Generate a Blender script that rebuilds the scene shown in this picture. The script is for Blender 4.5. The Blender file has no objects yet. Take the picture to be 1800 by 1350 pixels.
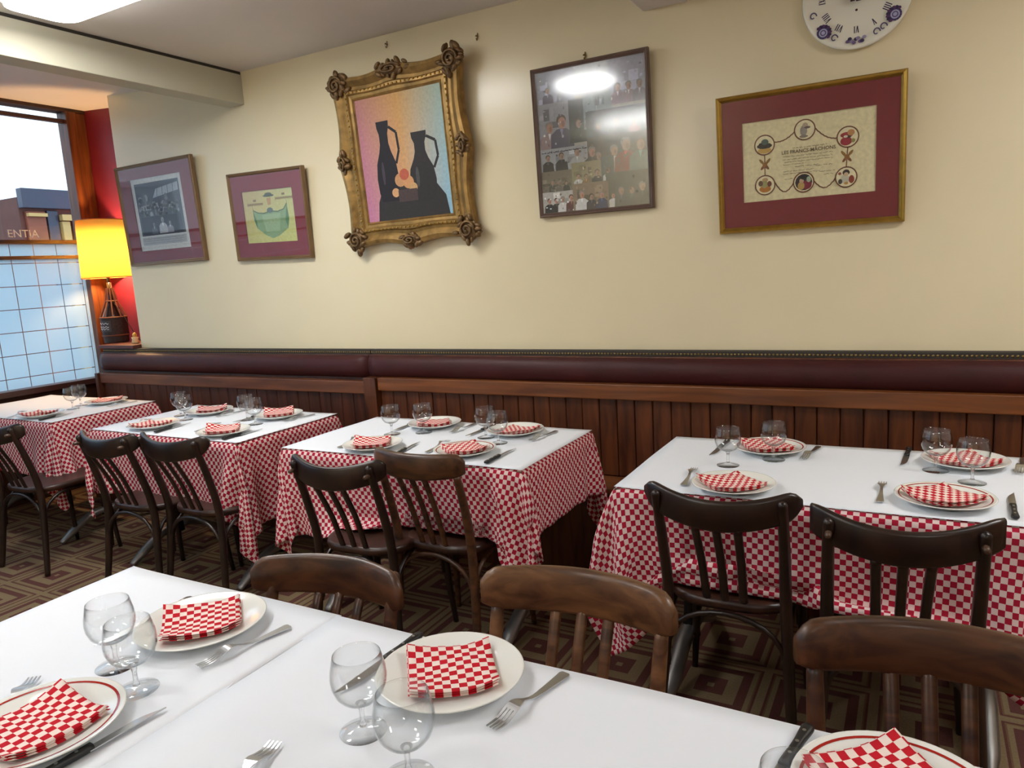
import bpy, bmesh, math, random
import numpy as np
from mathutils import Vector, Matrix
random.seed(7); RNG = np.random.default_rng(7)
scene = bpy.context.scene
COL = scene.collection
PI = math.pi

# ------------------------------------------------------------------ camera
F_PX, YAW, PITCH, ROLL = 1285.42, 0.510576, 0.158700, -0.058589
CAM = Vector((0.0, 0.0, 1.445))
_r = Vector((math.cos(YAW), math.sin(YAW), 0))
_f = Vector((-math.sin(YAW) * math.cos(PITCH), math.cos(YAW) * math.cos(PITCH), -math.sin(PITCH)))
_u = _r.cross(_f)
C_R = _r * math.cos(ROLL) + _u * math.sin(ROLL)
C_U = -_r * math.sin(ROLL) + _u * math.cos(ROLL)
cam_d = bpy.data.cameras.new('camera'); cam = bpy.data.objects.new('camera', cam_d); COL.objects.link(cam)
cam_d.sensor_width = 36.0; cam_d.lens = 36.0 * F_PX / 1800.0; cam_d.clip_start = 0.02; cam_d.clip_end = 200
cam.matrix_world = Matrix(((C_R.x, C_U.x, -_f.x, CAM.x), (C_R.y, C_U.y, -_f.y, CAM.y), (C_R.z, C_U.z, -_f.z, CAM.z), (0, 0, 0, 1)))
scene.camera = cam

def _ray(x, y): return C_R * ((x - 900) / F_PX) - C_U * ((y - 675) / F_PX) + _f
def onz(x, y, z):
    d = _ray(x, y); return CAM + d * ((z - CAM.z) / d.z)

# ------------------------------------------------------------------ world, exposure
SKY_STRENGTH = 2.1
LIGHT_STRENGTH = 29.5
LAMP_W = 620.0
vs = scene.view_settings
vs.view_transform = 'Standard'; vs.look = 'None'; vs.gamma = 1.0; vs.use_curve_mapping = False
vs.exposure = 0.0
world = bpy.data.worlds.new('world'); scene.world = world; world.use_nodes = True
wn = world.node_tree.nodes; wl = world.node_tree.links; wn.clear()
w_out = wn.new('ShaderNodeOutputWorld'); w_bg = wn.new('ShaderNodeBackground'); w_tc = wn.new('ShaderNodeTexCoord')
w_sep = wn.new('ShaderNodeSeparateXYZ'); w_ramp = wn.new('ShaderNodeValToRGB')
w_noise = wn.new('ShaderNodeTexNoise'); w_noise.inputs['Scale'].default_value = 2.2; w_noise.inputs['Detail'].default_value = 4
w_add = wn.new('ShaderNodeMath'); w_add.operation = 'MULTIPLY_ADD'; w_add.inputs[1].default_value = 0.35
wl.new(w_tc.outputs['Generated'], w_sep.inputs[0]); wl.new(w_tc.outputs['Generated'], w_noise.inputs['Vector'])
wl.new(w_noise.outputs['Fac'], w_add.inputs[0]); wl.new(w_sep.outputs['Z'], w_add.inputs[2])
wl.new(w_add.outputs[0], w_ramp.inputs['Fac']); wl.new(w_ramp.outputs['Color'], w_bg.inputs['Color'])
w_ramp.color_ramp.elements[0].position = 0.0; w_ramp.color_ramp.elements[0].color = (0.72, 0.86, 0.98, 1)
w_ramp.color_ramp.elements[1].position = 0.55; w_ramp.color_ramp.elements[1].color = (0.66, 0.80, 0.95, 1)
w_bg.inputs['Strength'].default_value = SKY_STRENGTH
wl.new(w_bg.outputs[0], w_out.inputs['Surface'])
try: scene.cycles.transparent_max_bounces = 24
except Exception: pass

# ------------------------------------------------------------------ helpers
def lin(c):
    c = c / 255.0
    return c / 12.92 if c <= 0.04045 else ((c + 0.055) / 1.055) ** 2.4
def rgb(r, g, b): return (lin(r), lin(g), lin(b), 1.0)

MATS = {}
def mat(name, color=(200, 200, 200), rough=0.5, metal=0.0, spec=0.5, var=0.0, vscale=8.0, vdetail=3.0, bump=0.0, bscale=200.0,
        coat=0.0, stretch=None, emit=None, estr=0.0):
    if name in MATS: return MATS[name]
    m = bpy.data.materials.new(name); m.use_nodes = True
    nt = m.node_tree; b = nt.nodes['Principled BSDF']
    b.inputs['Base Color'].default_value = rgb(*color)
    b.inputs['Roughness'].default_value = rough; b.inputs['Metallic'].default_value = metal
    b.inputs['Specular IOR Level'].default_value = spec
    if coat: b.inputs['Coat Weight'].default_value = coat; b.inputs['Coat Roughness'].default_value = 0.15
    if emit: b.inputs['Emission Color'].default_value = rgb(*emit); b.inputs['Emission Strength'].default_value = estr
    tc = nt.nodes.new('ShaderNodeTexCoord'); src = tc.outputs['Object']
    if stretch:
        mp = nt.nodes.new('ShaderNodeMapping'); mp.inputs['Scale'].default_value = stretch
        nt.links.new(src, mp.inputs['Vector']); src = mp.outputs['Vector']
    if var:
        n = nt.nodes.new('ShaderNodeTexNoise'); n.inputs['Scale'].default_value = vscale; n.inputs['Detail'].default_value = vdetail
        nt.links.new(src, n.inputs['Vector'])
        r = nt.nodes.new('ShaderNodeValToRGB')
        c = rgb(*color)
        r.color_ramp.elements[0].position = 0.3; r.color_ramp.elements[1].position = 0.7
        r.color_ramp.elements[0].color = tuple(x * (1 - var) for x in c[:3]) + (1,)
        r.color_ramp.elements[1].color = tuple(min(1, x * (1 + var)) for x in c[:3]) + (1,)
        nt.links.new(n.outputs['Fac'], r.inputs['Fac']); nt.links.new(r.outputs['Color'], b.inputs['Base Color'])
    if bump:
        n2 = nt.nodes.new('ShaderNodeTexNoise'); n2.inputs['Scale'].default_value = bscale; n2.inputs['Detail'].default_value = 3
        nt.links.new(src, n2.inputs['Vector'])
        bp = nt.nodes.new('ShaderNodeBump'); bp.inputs['Strength'].default_value = bump; bp.inputs['Distance'].default_value = 0.002
        nt.links.new(n2.outputs['Fac'], bp.inputs['Height']); nt.links.new(bp.outputs['Normal'], b.inputs['Normal'])
    MATS[name] = m
    return m

def mat_checks(name, red, white, n_scale):
    """woven red and white checks on the UV map: one UV unit = one metre of cloth"""
    m = bpy.data.materials.new(name); m.use_nodes = True; nt = m.node_tree; b = nt.nodes['Principled BSDF']
    uv = nt.nodes.new('ShaderNodeUVMap'); uv.uv_map = 'UVMap'
    ch = nt.nodes.new('ShaderNodeTexChecker'); ch.inputs['Scale'].default_value = n_scale
    ch.inputs['Color1'].default_value = rgb(*red); ch.inputs['Color2'].default_value = rgb(*white)
    mpn = nt.nodes.new('ShaderNodeMapping'); mpn.inputs['Location'].default_value = (0.0003, 0.0003, 0.5 / n_scale)
    nt.links.new(uv.outputs[0], mpn.inputs['Vector']); nt.links.new(mpn.outputs[0], ch.inputs['Vector'])
    nt.links.new(ch.outputs['Color'], b.inputs['Base Color'])
    b.inputs['Roughness'].default_value = 0.9; b.inputs['Specular IOR Level'].default_value = 0.15
    wv = nt.nodes.new('ShaderNodeTexNoise'); wv.inputs['Scale'].default_value = 900
    bp = nt.nodes.new('ShaderNodeBump'); bp.inputs['Strength'].default_value = 0.15; bp.inputs['Distance'].default_value = 0.0005
    nt.links.new(uv.outputs[0], wv.inputs['Vector']); nt.links.new(wv.outputs['Fac'], bp.inputs['Height']); nt.links.new(bp.outputs[0], b.inputs['Normal'])
    return m

def mat_attr(name, rough=0.6, spec=0.3):
    """flat print: colours from the mesh's colour attribute"""
    m = bpy.data.materials.new(name); m.use_nodes = True; nt = m.node_tree; b = nt.nodes['Principled BSDF']
    a = nt.nodes.new('ShaderNodeVertexColor'); a.layer_name = 'Col'
    tc = nt.nodes.new('ShaderNodeTexCoord'); n = nt.nodes.new('ShaderNodeTexNoise'); n.inputs['Scale'].default_value = 70; n.inputs['Detail'].default_value = 5
    nt.links.new(tc.outputs['Object'], n.inputs['Vector']); r = nt.nodes.new('ShaderNodeMapRange'); r.inputs[3].default_value = .72; r.inputs[4].default_value = 1.22; nt.links.new(n.outputs['Fac'], r.inputs[0])
    ml = nt.nodes.new('ShaderNodeVectorMath'); ml.operation = 'SCALE'; nt.links.new(a.outputs['Color'], ml.inputs[0]); nt.links.new(r.outputs[0], ml.inputs['Scale'])
    nt.links.new(ml.outputs[0], b.inputs['Base Color'])
    b.inputs['Roughness'].default_value = rough; b.inputs['Specular IOR Level'].default_value = spec
    return m

def mat_thin_glass(name, ior=1.45, rough=0.01, tint=(0.97, 0.98, 0.98, 1), boost=1.0, edge=None):
    m = bpy.data.materials.new(name); m.use_nodes = True; nt = m.node_tree; nt.nodes.clear()
    out = nt.nodes.new('ShaderNodeOutputMaterial'); mx = nt.nodes.new('ShaderNodeMixShader')
    tr = nt.nodes.new('ShaderNodeBsdfTransparent'); tr.inputs['Color'].default_value = tint
    gl = nt.nodes.new('ShaderNodeBsdfGlossy'); gl.inputs['Roughness'].default_value = rough
    fr = nt.nodes.new('ShaderNodeLayerWeight'); fr.inputs['Blend'].default_value = 0.5
    pw = nt.nodes.new('ShaderNodeMath'); pw.operation = 'POWER'; pw.inputs[1].default_value = 5.0
    ml = nt.nodes.new('ShaderNodeMath'); ml.operation = 'MULTIPLY_ADD'; ml.use_clamp = True; ml.inputs[1].default_value = 0.9 * boost; ml.inputs[2].default_value = ((ior - 1) / (ior + 1)) ** 2 * boost
    nt.links.new(fr.outputs['Facing'], pw.inputs[0]); nt.links.new(pw.outputs[0], ml.inputs[0]); nt.links.new(ml.outputs[0], mx.inputs[0])
    if edge is not None:
        p2 = nt.nodes.new('ShaderNodeMath'); p2.operation = 'POWER'; p2.inputs[1].default_value = 4.5; nt.links.new(fr.outputs['Facing'], p2.inputs[0])
        mc = nt.nodes.new('ShaderNodeMixRGB'); mc.inputs[1].default_value = tint; mc.inputs[2].default_value = edge
        nt.links.new(p2.outputs[0], mc.inputs[0]); nt.links.new(mc.outputs[0], tr.inputs['Color'])
    nt.links.new(tr.outputs[0], mx.inputs[1]); nt.links.new(gl.outputs[0], mx.inputs[2]); nt.links.new(mx.outputs[0], out.inputs['Surface'])
    return m

def mat_wood(name, dark, light, rough=0.4, scale=(3, 30, 30), coat=0.0, bump=0.05):
    m = bpy.data.materials.new(name); m.use_nodes = True; nt = m.node_tree; b = nt.nodes['Principled BSDF']
    tc = nt.nodes.new('ShaderNodeTexCoord'); mp = nt.nodes.new('ShaderNodeMapping'); mp.inputs['Scale'].default_value = scale
    oi = nt.nodes.new('ShaderNodeObjectInfo'); ad = nt.nodes.new('ShaderNodeVectorMath'); ad.operation = 'MULTIPLY_ADD'
    ad.inputs[1].default_value = (7.3, 5.1, 3.7)
    nt.links.new(tc.outputs['Object'], ad.inputs[2]); nt.links.new(oi.outputs['Random'], ad.inputs[0]); nt.links.new(ad.outputs[0], mp.inputs['Vector'])
    n = nt.nodes.new('ShaderNodeTexNoise'); n.inputs['Scale'].default_value = 1.0; n.inputs['Detail'].default_value = 6; n.inputs['Distortion'].default_value = 0.6
    nt.links.new(mp.outputs[0], n.inputs['Vector'])
    r = nt.nodes.new('ShaderNodeValToRGB'); r.color_ramp.elements[0].position = 0.32; r.color_ramp.elements[1].position = 0.68
    r.color_ramp.elements[0].color = rgb(*dark); r.color_ramp.elements[1].color = rgb(*light)
    nt.links.new(n.outputs['Fac'], r.inputs['Fac']); nt.links.new(r.outputs['Color'], b.inputs['Base Color'])
    b.inputs['Roughness'].default_value = rough
    if coat: b.inputs['Coat Weight'].default_value = coat; b.inputs['Coat Roughness'].default_value = 0.2
    bp = nt.nodes.new('ShaderNodeBump'); bp.inputs['Strength'].default_value = bump; bp.inputs['Distance'].default_value = 0.002
    nt.links.new(n.outputs['Fac'], bp.inputs['Height']); nt.links.new(bp.outputs[0], b.inputs['Normal'])
    return m

def link(name, me, material=None, parent=None, loc=None, smooth=False):
    o = bpy.data.objects.new(name, me); COL.objects.link(o)
    if material:
        me.materials.append(material)
    if parent: o.parent = parent
    if loc is not None: o.location = loc
    if smooth: me.polygons.foreach_set('use_smooth', [True] * len(me.polygons))
    return o
def from_bm(name, bm, material=None, parent=None, loc=None, smooth=False):
    bmesh.ops.recalc_face_normals(bm, faces=bm.faces)
    me = bpy.data.meshes.new(name); bm.to_mesh(me); bm.free()
    return link(name, me, material, parent, loc, smooth)
def from_py(name, verts, faces, material=None, parent=None, loc=None, smooth=False):
    me = bpy.data.meshes.new(name); me.from_pydata([tuple(v) for v in verts], [], faces); me.update()
    return link(name, me, material, parent, loc, smooth)
def empty(name, loc=(0, 0, 0), rotz=0.0):
    o = bpy.data.objects.new(name, None); COL.objects.link(o); o.location = loc; o.rotation_euler = (0, 0, rotz)
    o.empty_display_size = 0.05
    return o
def tag(o, label=None, cat=None, group=None, kind=None):
    if label: o['label'] = label
    if cat: o['category'] = cat
    if group: o['group'] = group
    if kind: o['kind'] = kind
    return o
def copy_tree(o, parent=None):
    c = o.copy(); COL.objects.link(c); c.parent = parent
    for k in ('label', 'group'):
        if parent is None and k in c.keys(): del c[k]
    for ch in o.children: copy_tree(ch, c)
    return c

def bx(bm, x0, x1, y0, y1, z0, z1, bevel=0.0, seg=2):
    r = bmesh.ops.create_cube(bm, size=1.0)
    for v in r['verts']:
        v.co = Vector((x0 + (v.co.x + .5) * (x1 - x0), y0 + (v.co.y + .5) * (y1 - y0), z0 + (v.co.z + .5) * (z1 - z0)))
    if bevel:
        es = list({e for v in r['verts'] for e in v.link_edges})
        bmesh.ops.bevel(bm, geom=es, offset=bevel, segments=seg, profile=0.6, affect='EDGES')
def box(name, x0, x1, y0, y1, z0, z1, material, parent=None, bevel=0.0, loc=None, seg=2):
    bm = bmesh.new(); bx(bm, x0, x1, y0, y1, z0, z1, bevel, seg)
    return from_bm(name, bm, material, parent, loc)

def tube(bm, pts, radii, n=10, closed=False, flat=1.0, ref=None):
    """sweep a round (or flattened) section along points"""
    pts = [Vector(p) for p in pts]; N = len(pts)
    if not hasattr(radii, '__len__'): radii = [radii] * N
    rings = []; prev = None
    for i, p in enumerate(pts):
        if closed: t = pts[(i + 1) % N] - pts[i - 1]
        else: t = pts[min(i + 1, N - 1)] - pts[max(i - 1, 0)]
        t.normalize()
        if prev is None:
            a = Vector(ref) if ref else (Vector((0, 0, 1)) if abs(t.z) < 0.9 else Vector((1, 0, 0)))
        else: a = prev
        s = (a - t * a.dot(t)).normalized(); prev = s; b = t.cross(s)
        rings.append([bm.verts.new(p + s * (radii[i] * math.cos(2 * PI * k / n)) + b * (radii[i] * flat * math.sin(2 * PI * k / n))) for k in range(n)])
    for i in range(N if closed else N - 1):
        A, B = rings[i], rings[(i + 1) % N]
        for k in range(n): bm.faces.new((A[k], A[(k + 1) % n], B[(k + 1) % n], B[k]))
    if not closed:
        bm.faces.new(list(reversed(rings[0]))); bm.faces.new(rings[-1])
def smooth_path(ctrl, n=8):
    """Catmull-Rom through control points"""
    P = [Vector(c) for c in ctrl]; out = []
    for i in range(len(P) - 1):
        p0 = P[max(i - 1, 0)]; p1 = P[i]; p2 = P[i + 1]; p3 = P[min(i + 2, len(P) - 1)]
        for k in range(n):
            t = k / n
            out.append(0.5 * ((2 * p1) + (p2 - p0) * t + (2 * p0 - 5 * p1 + 4 * p2 - p3) * t * t + (3 * p1 - p0 - 3 * p2 + p3) * t ** 3))
    out.append(P[-1]); return out
def lathe(bm, prof, n=32, close=False):
    """prof: (radius, z) list; points with radius 0 become poles"""
    rings = []
    for r, z in prof:
        if r <= 1e-6: rings.append([bm.verts.new((0, 0, z))])
        else: rings.append([bm.verts.new((r * math.cos(2 * PI * k / n), r * math.sin(2 * PI * k / n), z)) for k in range(n)])
    idx = list(range(len(rings))) + ([0] if close else [])
    for a, b in zip(idx[:-1], idx[1:]):
        A, B = rings[a], rings[b]
        for k in range(n):
            k2 = (k + 1) % n
            if len(A) == 1 and len(B) == 1: continue
            if len(A) == 1: bm.faces.new((A[0], B[k], B[k2]))
            elif len(B) == 1: bm.faces.new((A[k], A[k2], B[0]))
            else: bm.faces.new((A[k], A[k2], B[k2], B[k]))

# ------------------------------------------------------------------ materials
M_WALL = mat('wall_paint', (232, 219, 184), rough=0.24, spec=0.5, var=0.03, vscale=1.5, bump=0.06, bscale=60)
M_BEAM = mat('beam_paint', (186, 182, 162), rough=0.6, var=0.03, vscale=2)
M_CEIL = mat('ceiling_paint', (222, 215, 208), rough=0.6, var=0.04, vscale=1.2, bump=0.15, bscale=90)
M_RED = mat('red_paint', (120, 26, 40), rough=0.5, var=0.06)
M_PAPER = mat('white_paper', (236, 240, 247), rough=0.75, spec=0.2, bump=0.1, bscale=40)
M_CLOTH = mat_checks('checked_cotton', (170, 30, 56), (228, 204, 200), 1 / 0.0155)
M_NAPKIN = mat_checks('napkin_cotton', (196, 30, 44), (244, 226, 216), 1 / 0.0136)
M_CHINA = mat('china', (238, 238, 232), rough=0.12, spec=0.5, coat=0.3)
M_STRIPE = mat('red_glaze', (166, 40, 32), rough=0.15, spec=0.5)
M_STEEL = mat('steel', (190, 190, 190), rough=0.28, metal=1.0, bump=0.05, bscale=300)
M_BLACK = mat('black_plastic', (22, 22, 24), rough=0.4)
M_CHAIR = mat_wood('dark_chair_wood', (20, 11, 8), (46, 27, 19), 0.35, (8, 40, 8), coat=0.2)
M_CHAIR2 = mat_wood('brown_chair_wood', (44, 24, 13), (96, 60, 34), 0.4, (5, 40, 30), coat=0.15)
M_CHAIR3 = mat_wood('worn_chair_wood', (70, 42, 24), (126, 88, 54), 0.42, (5, 40, 30), coat=0.15)
M_SEATW = mat_wood('seat_wood', (36, 18, 11), (66, 36, 22), 0.42, (30, 4, 30), coat=0.2)
M_BOARD = mat_wood('panel_wood', (58, 26, 12), (104, 56, 27), 0.42, (26, 26, 3), coat=0.1, bump=0.1)
M_BOARD2 = mat_wood('old_panel_wood', (52, 24, 15), (82, 42, 24), 0.45, (26, 26, 3), coat=0.1, bump=0.1)
M_RAIL = mat_wood('rail_wood', (92, 48, 20), (132, 76, 34), 0.4, (2.5, 30, 30), coat=0.1)
M_RAIL2 = mat_wood('old_rail_wood', (84, 44, 22), (116, 66, 34), 0.42, (2.5, 30, 30), coat=0.1)
M_LEATHER = mat('oxblood_leather', (62, 22, 22), rough=0.5, spec=0.3, var=0.18, vscale=5, bump=0.3, bscale=70)
M_BRASS = mat('brass_nail', (150, 128, 80), rough=0.35, metal=1.0)
M_GIMP = mat('dark_braid', (52, 46, 40), rough=0.8)
M_IRON = mat('cast_iron', (40, 38, 38), rough=0.45, metal=0.6, var=0.1)
M_FOOT = mat('worn_iron', (150, 148, 146), rough=0.42, metal=0.8, var=0.15)
M_TTOP = mat('table_wood', (90, 60, 38), rough=0.5, var=0.15)
M_GILT = mat('antique_gilt', (150, 118, 66), rough=0.42, metal=0.55, var=0.35, vscale=22, bump=0.4, bscale=80)
M_GILT_DK = mat('bronzed_gilt', (116, 90, 58), rough=0.5, metal=0.5, var=0.4, vscale=40, bump=0.6, bscale=120)
M_GOLD = mat('gold_moulding', (176, 140, 62), rough=0.32, metal=0.8, var=0.12, vscale=30)
M_BROWNFR = mat('brown_moulding', (104, 84, 74), rough=0.4, metal=0.2, var=0.15)
M_WINEFR = mat('walnut_moulding', (122, 96, 66), rough=0.4, metal=0.2, var=0.15)
M_MATB = mat('burgundy_mat', (128, 40, 48), rough=0.85, var=0.07, vscale=40)
M_MATB2 = mat('dusty_burgundy_mat', (130, 62, 68), rough=0.8, var=0.07, vscale=40)
M_PRINT = mat_attr('print_ink')
M_PANE = mat_thin_glass('picture_glass', 1.42, 0.03, boost=1.0)
M_WINPANE = mat_thin_glass('window_glass', 1.45, 0.005, (0.95, 0.98, 1.0, 1))
M_BOWL = mat_thin_glass('goblet_glass', 1.42, 0.01, (0.985, 0.99, 0.99, 1), 1.7, (0.35, 0.40, 0.42, 1))
M_WOODWIN = mat_wood('window_wood', (72, 34, 16), (120, 66, 30), 0.4, (30, 30, 3))
M_DARKBAR = mat('dark_glazing_bar', (58, 34, 34), rough=0.4)
M_BASEB = mat('skirting', (60, 34, 22), rough=0.5)

def make_glass():
    m = bpy.data.materials.new('solid_glass'); m.use_nodes = True; nt = m.node_tree; nt.nodes.clear()
    o = nt.nodes.new('ShaderNodeOutputMaterial'); g = nt.nodes.new('ShaderNodeBsdfGlass'); g.inputs['IOR'].default_value = 1.45
    t = nt.nodes.new('ShaderNodeBsdfTransparent'); mx = nt.nodes.new('ShaderNodeMixShader'); mx.inputs[0].default_value = 0.55
    nt.links.new(t.outputs[0], mx.inputs[1]); nt.links.new(g.outputs[0], mx.inputs[2]); nt.links.new(mx.outputs[0], o.inputs[0]); return m
M_SOLIDGLASS = make_glass()

def make_frost():
    m = bpy.data.materials.new('frosted_film'); m.use_nodes = True; nt = m.node_tree; nt.nodes.clear()
    o = nt.nodes.new('ShaderNodeOutputMaterial'); t = nt.nodes.new('ShaderNodeBsdfTranslucent'); t.inputs['Color'].default_value = (0.66, 0.90, 1.0, 1)
    tr = nt.nodes.new('ShaderNodeBsdfTransparent'); d = nt.nodes.new('ShaderNodeBsdfDiffuse'); d.inputs['Color'].default_value = (0.75, 0.8, 0.85, 1)
    m1 = nt.nodes.new('ShaderNodeMixShader'); m1.inputs[0].default_value = 0.15; m2 = nt.nodes.new('ShaderNodeMixShader'); m2.inputs[0].default_value = 0.12
    nt.links.new(t.outputs[0], m1.inputs[1]); nt.links.new(d.outputs[0], m1.inputs[2])
    nt.links.new(m1.outputs[0], m2.inputs[1]); nt.links.new(tr.outputs[0], m2.inputs[2]); nt.links.new(m2.outputs[0], o.inputs[0]); return m
M_FROST = make_frost()

def make_floor_mat():
    """woven carpet: nested squares in tan and maroon between double bands, 33 cm repeat"""
    m = bpy.data.materials.new('patterned_carpet'); m.use_nodes = True; nt = m.node_tree; b = nt.nodes['Principled BSDF']
    tc = nt.nodes.new('ShaderNodeTexCoord'); mp = nt.nodes.new('ShaderNodeMapping')
    mp.inputs['Location'].default_value = (3.884 / 0.33 + 30.5, -1.977 / 0.33 + 30.5, 0); mp.inputs['Scale'].default_value = (1 / 0.33, 1 / 0.33, 1)
    nt.links.new(tc.outputs['Object'], mp.inputs['Vector'])
    fr = nt.nodes.new('ShaderNodeVectorMath'); fr.operation = 'FRACTION'; nt.links.new(mp.outputs[0], fr.inputs[0])
    sb = nt.nodes.new('ShaderNodeVectorMath'); sb.operation = 'SUBTRACT'; sb.inputs[1].default_value = (0.5, 0.5, 0); nt.links.new(fr.outputs[0], sb.inputs[0])
    ab = nt.nodes.new('ShaderNodeVectorMath'); ab.operation = 'ABSOLUTE'; nt.links.new(sb.outputs[0], ab.inputs[0])
    sp = nt.nodes.new('ShaderNodeSeparateXYZ'); nt.links.new(ab.outputs[0], sp.inputs[0])
    mx = nt.nodes.new('ShaderNodeMath'); mx.operation = 'MAXIMUM'; nt.links.new(sp.outputs['X'], mx.inputs[0]); nt.links.new(sp.outputs['Y'], mx.inputs[1])
    rp = nt.nodes.new('ShaderNodeValToRGB'); rp.color_ramp.interpolation = 'CONSTANT'; e = rp.color_ramp.elements
    tan, mar, brn, dk = rgb(134, 112, 80), rgb(92, 52, 46), rgb(112, 84, 56), rgb(60, 38, 30)
    stops = [(0.0, tan), (0.035, mar), (0.145, tan), (0.275, mar), (0.37, tan), (0.415, brn), (0.43, mar), (0.455, tan)]
    e[0].position = 0.0; e[0].color = stops[0][1]; e[1].position = stops[1][0]; e[1].color = stops[1][1]
    for p, c in stops[2:]:
        k = e.new(p); k.color = c
    nt.links.new(mx.outputs[0], rp.inputs['Fac'])
    n = nt.nodes.new('ShaderNodeTexNoise'); n.inputs['Scale'].default_value = 160; nt.links.new(tc.outputs['Object'], n.inputs['Vector'])
    mc = nt.nodes.new('ShaderNodeMixRGB'); mc.blend_type = 'MULTIPLY'; mc.inputs[0].default_value = 0.5
    nt.links.new(rp.outputs[0], mc.inputs[1]); nt.links.new(n.outputs['Fac'], mc.inputs[2])
    g = nt.nodes.new('ShaderNodeGamma'); g.inputs['Gamma'].default_value = 0.85; nt.links.new(mc.outputs[0], g.inputs[0])
    nt.links.new(g.outputs[0], b.inputs['Base Color']); b.inputs['Roughness'].default_value = 0.9; b.inputs['Specular IOR Level'].default_value = 0.2
    bp = nt.nodes.new('ShaderNodeBump'); bp.inputs['Strength'].default_value = 0.3; bp.inputs['Distance'].default_value = 0.002
    nt.links.new(n.outputs['Fac'], bp.inputs['Height']); nt.links.new(bp.outputs[0], b.inputs['Normal'])
    return m
M_FLOOR = make_floor_mat()

# ------------------------------------------------------------------ the room
WY = 3.2; X_L = -5.45; X_R = 2.4; Y_B = -2.8; Z_C = 2.65; X_CORNER = -4.732; Y_REC = 3.49
tag(box('floor', X_L - .1, X_R + .1, Y_B - .1, Y_REC + .1, -0.1, 0.0, M_FLOOR), kind='structure')
tag(box('wall_back', X_CORNER, X_R + .1, WY, WY + .3, 0.0, 2.9, M_WALL), kind='structure')
tag(box('wall_alcove', X_L - .1, X_CORNER, Y_REC, Y_REC + .12, 0.0, 2.9, M_RED), kind='structure')
tag(box('wall_alcove_side', X_CORNER - .004, X_CORNER, WY + .004, Y_REC, 0.0, 2.9, M_RED), kind='structure')
tag(box('wall_right', X_R, X_R + .12, Y_B, WY, 0.0, 2.9, mat('right_wall_paint', (150, 120, 90), rough=.5, var=.05)), kind='structure')
tag(box('wall_rear', X_L - .1, X_R + .1, Y_B - .12, Y_B, 0.0, 2.9, M_WALL), kind='structure')
tag(box('ceiling', -3.62, X_R + .1, Y_B - .1, WY + .1, Z_C, Z_C + .2, M_CEIL), kind='structure')
tag(from_py('ceiling_bay', [(-3.62, Y_B - .1, 2.635), (-3.62, Y_REC + .1, 2.635), (X_L - .1, Y_REC + .1, 2.775), (X_L - .1, Y_B - .1, 2.775),
     (-3.62, Y_B - .1, 2.95), (-3.62, Y_REC + .1, 2.95), (X_L - .1, Y_REC + .1, 2.95), (X_L - .1, Y_B - .1, 2.95)],
     [(0, 1, 2, 3), (7, 6, 5, 4), (0, 4, 5, 1), (1, 5, 6, 2), (2, 6, 7, 3), (3, 7, 4, 0)], M_CEIL), kind='structure')
# dropped beam that closes the window bay, with the dark joint above it
tag(box('trim_1', -3.60, -3.47, Y_B, WY, 2.468, 2.634, M_BEAM, bevel=.004), kind='structure')
tag(box('trim_2', -3.59, -3.475, Y_B, WY - .001, 2.634, 2.655, M_GIMP), kind='structure')
# second beam across the ceiling over the collage
tag(box('trim_3', -1.05, -0.86, Y_B, WY, 2.478, 2.66, M_CEIL, bevel=.006), kind='structure')
# left wall: below, above and behind the window
WIN_Y0, WIN_Y1, WIN_Z0, WIN_Z1 = -1.6, 3.335, 0.79, 2.745
bm = bmesh.new()
bx(bm, X_L - .12, X_L, Y_B, Y_REC, 0, WIN_Z0)
bx(bm, X_L - .12, X_L, Y_B, WIN_Y0, WIN_Z0, 2.9)
bx(bm, X_L - .12, X_L, Y_B, Y_REC, WIN_Z1, 2.9)
tag(from_bm('wall_left', bm, M_BASEB), kind='structure')
tag(box('baseboard_rear', X_L, X_R, Y_B, Y_B + .015, 0, .1, M_BASEB), kind='structure')
tag(box('baseboard_right', X_R - .015, X_R, Y_B + .02, WY, 0, .1, M_BASEB), kind='structure')

# ---- the window: frame, bars, clear upper pane, frosted squares on the lower pane
win = empty('window_1', (X_L, 0, 0)); tag(win, kind='structure')
box('jamb', -.10, .015, WIN_Y1, WIN_Y1 + .075, WIN_Z0, WIN_Z1, M_WOODWIN, win, .006)
box('jamb', -.10, -.005, WIN_Y1 + .075, Y_REC - .002, WIN_Z0, WIN_Z1, M_WOODWIN, win, .006)
box('jamb', -.10, .015, WIN_Y0, WIN_Y0 + .07, WIN_Z0, WIN_Z1, M_WOODWIN, win, .006)
box('head_bar', -.06, -.02, WIN_Y0 + .07, WIN_Y1, 2.665, 2.69, M_DARKBAR, win)
box('glazing_bar', -.07, -.01, WIN_Y0 + .07, WIN_Y1, 1.800, 1.826, M_DARKBAR, win)
box('glazing_bar', -.065, -.015, WIN_Y0 + .07, WIN_Y1, 1.694, 1.714, M_DARKBAR, win)
box('sill', -.10, .05, WIN_Y0, Y_REC - .002, WIN_Z0 - .03, WIN_Z0 + .012, M_DARKBAR, win, .004)
box('upper_pane', -.045, -.040, WIN_Y0 + .07, WIN_Y1, 1.826, 2.665, M_WINPANE, win)
box('transom_pane', -.045, -.040, WIN_Y0 + .07, WIN_Y1, 2.69, WIN_Z1, M_WINPANE, win)
box('lower_pane', -.045, -.040, WIN_Y0 + .07, WIN_Y1, WIN_Z0, 1.694, M_WINPANE, win)
box('middle_pane', -.045, -.040, WIN_Y0 + .07, WIN_Y1, 1.714, 1.80, M_WINPANE, win)
CELL = 0.158; GAP = 0.0055
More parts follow.
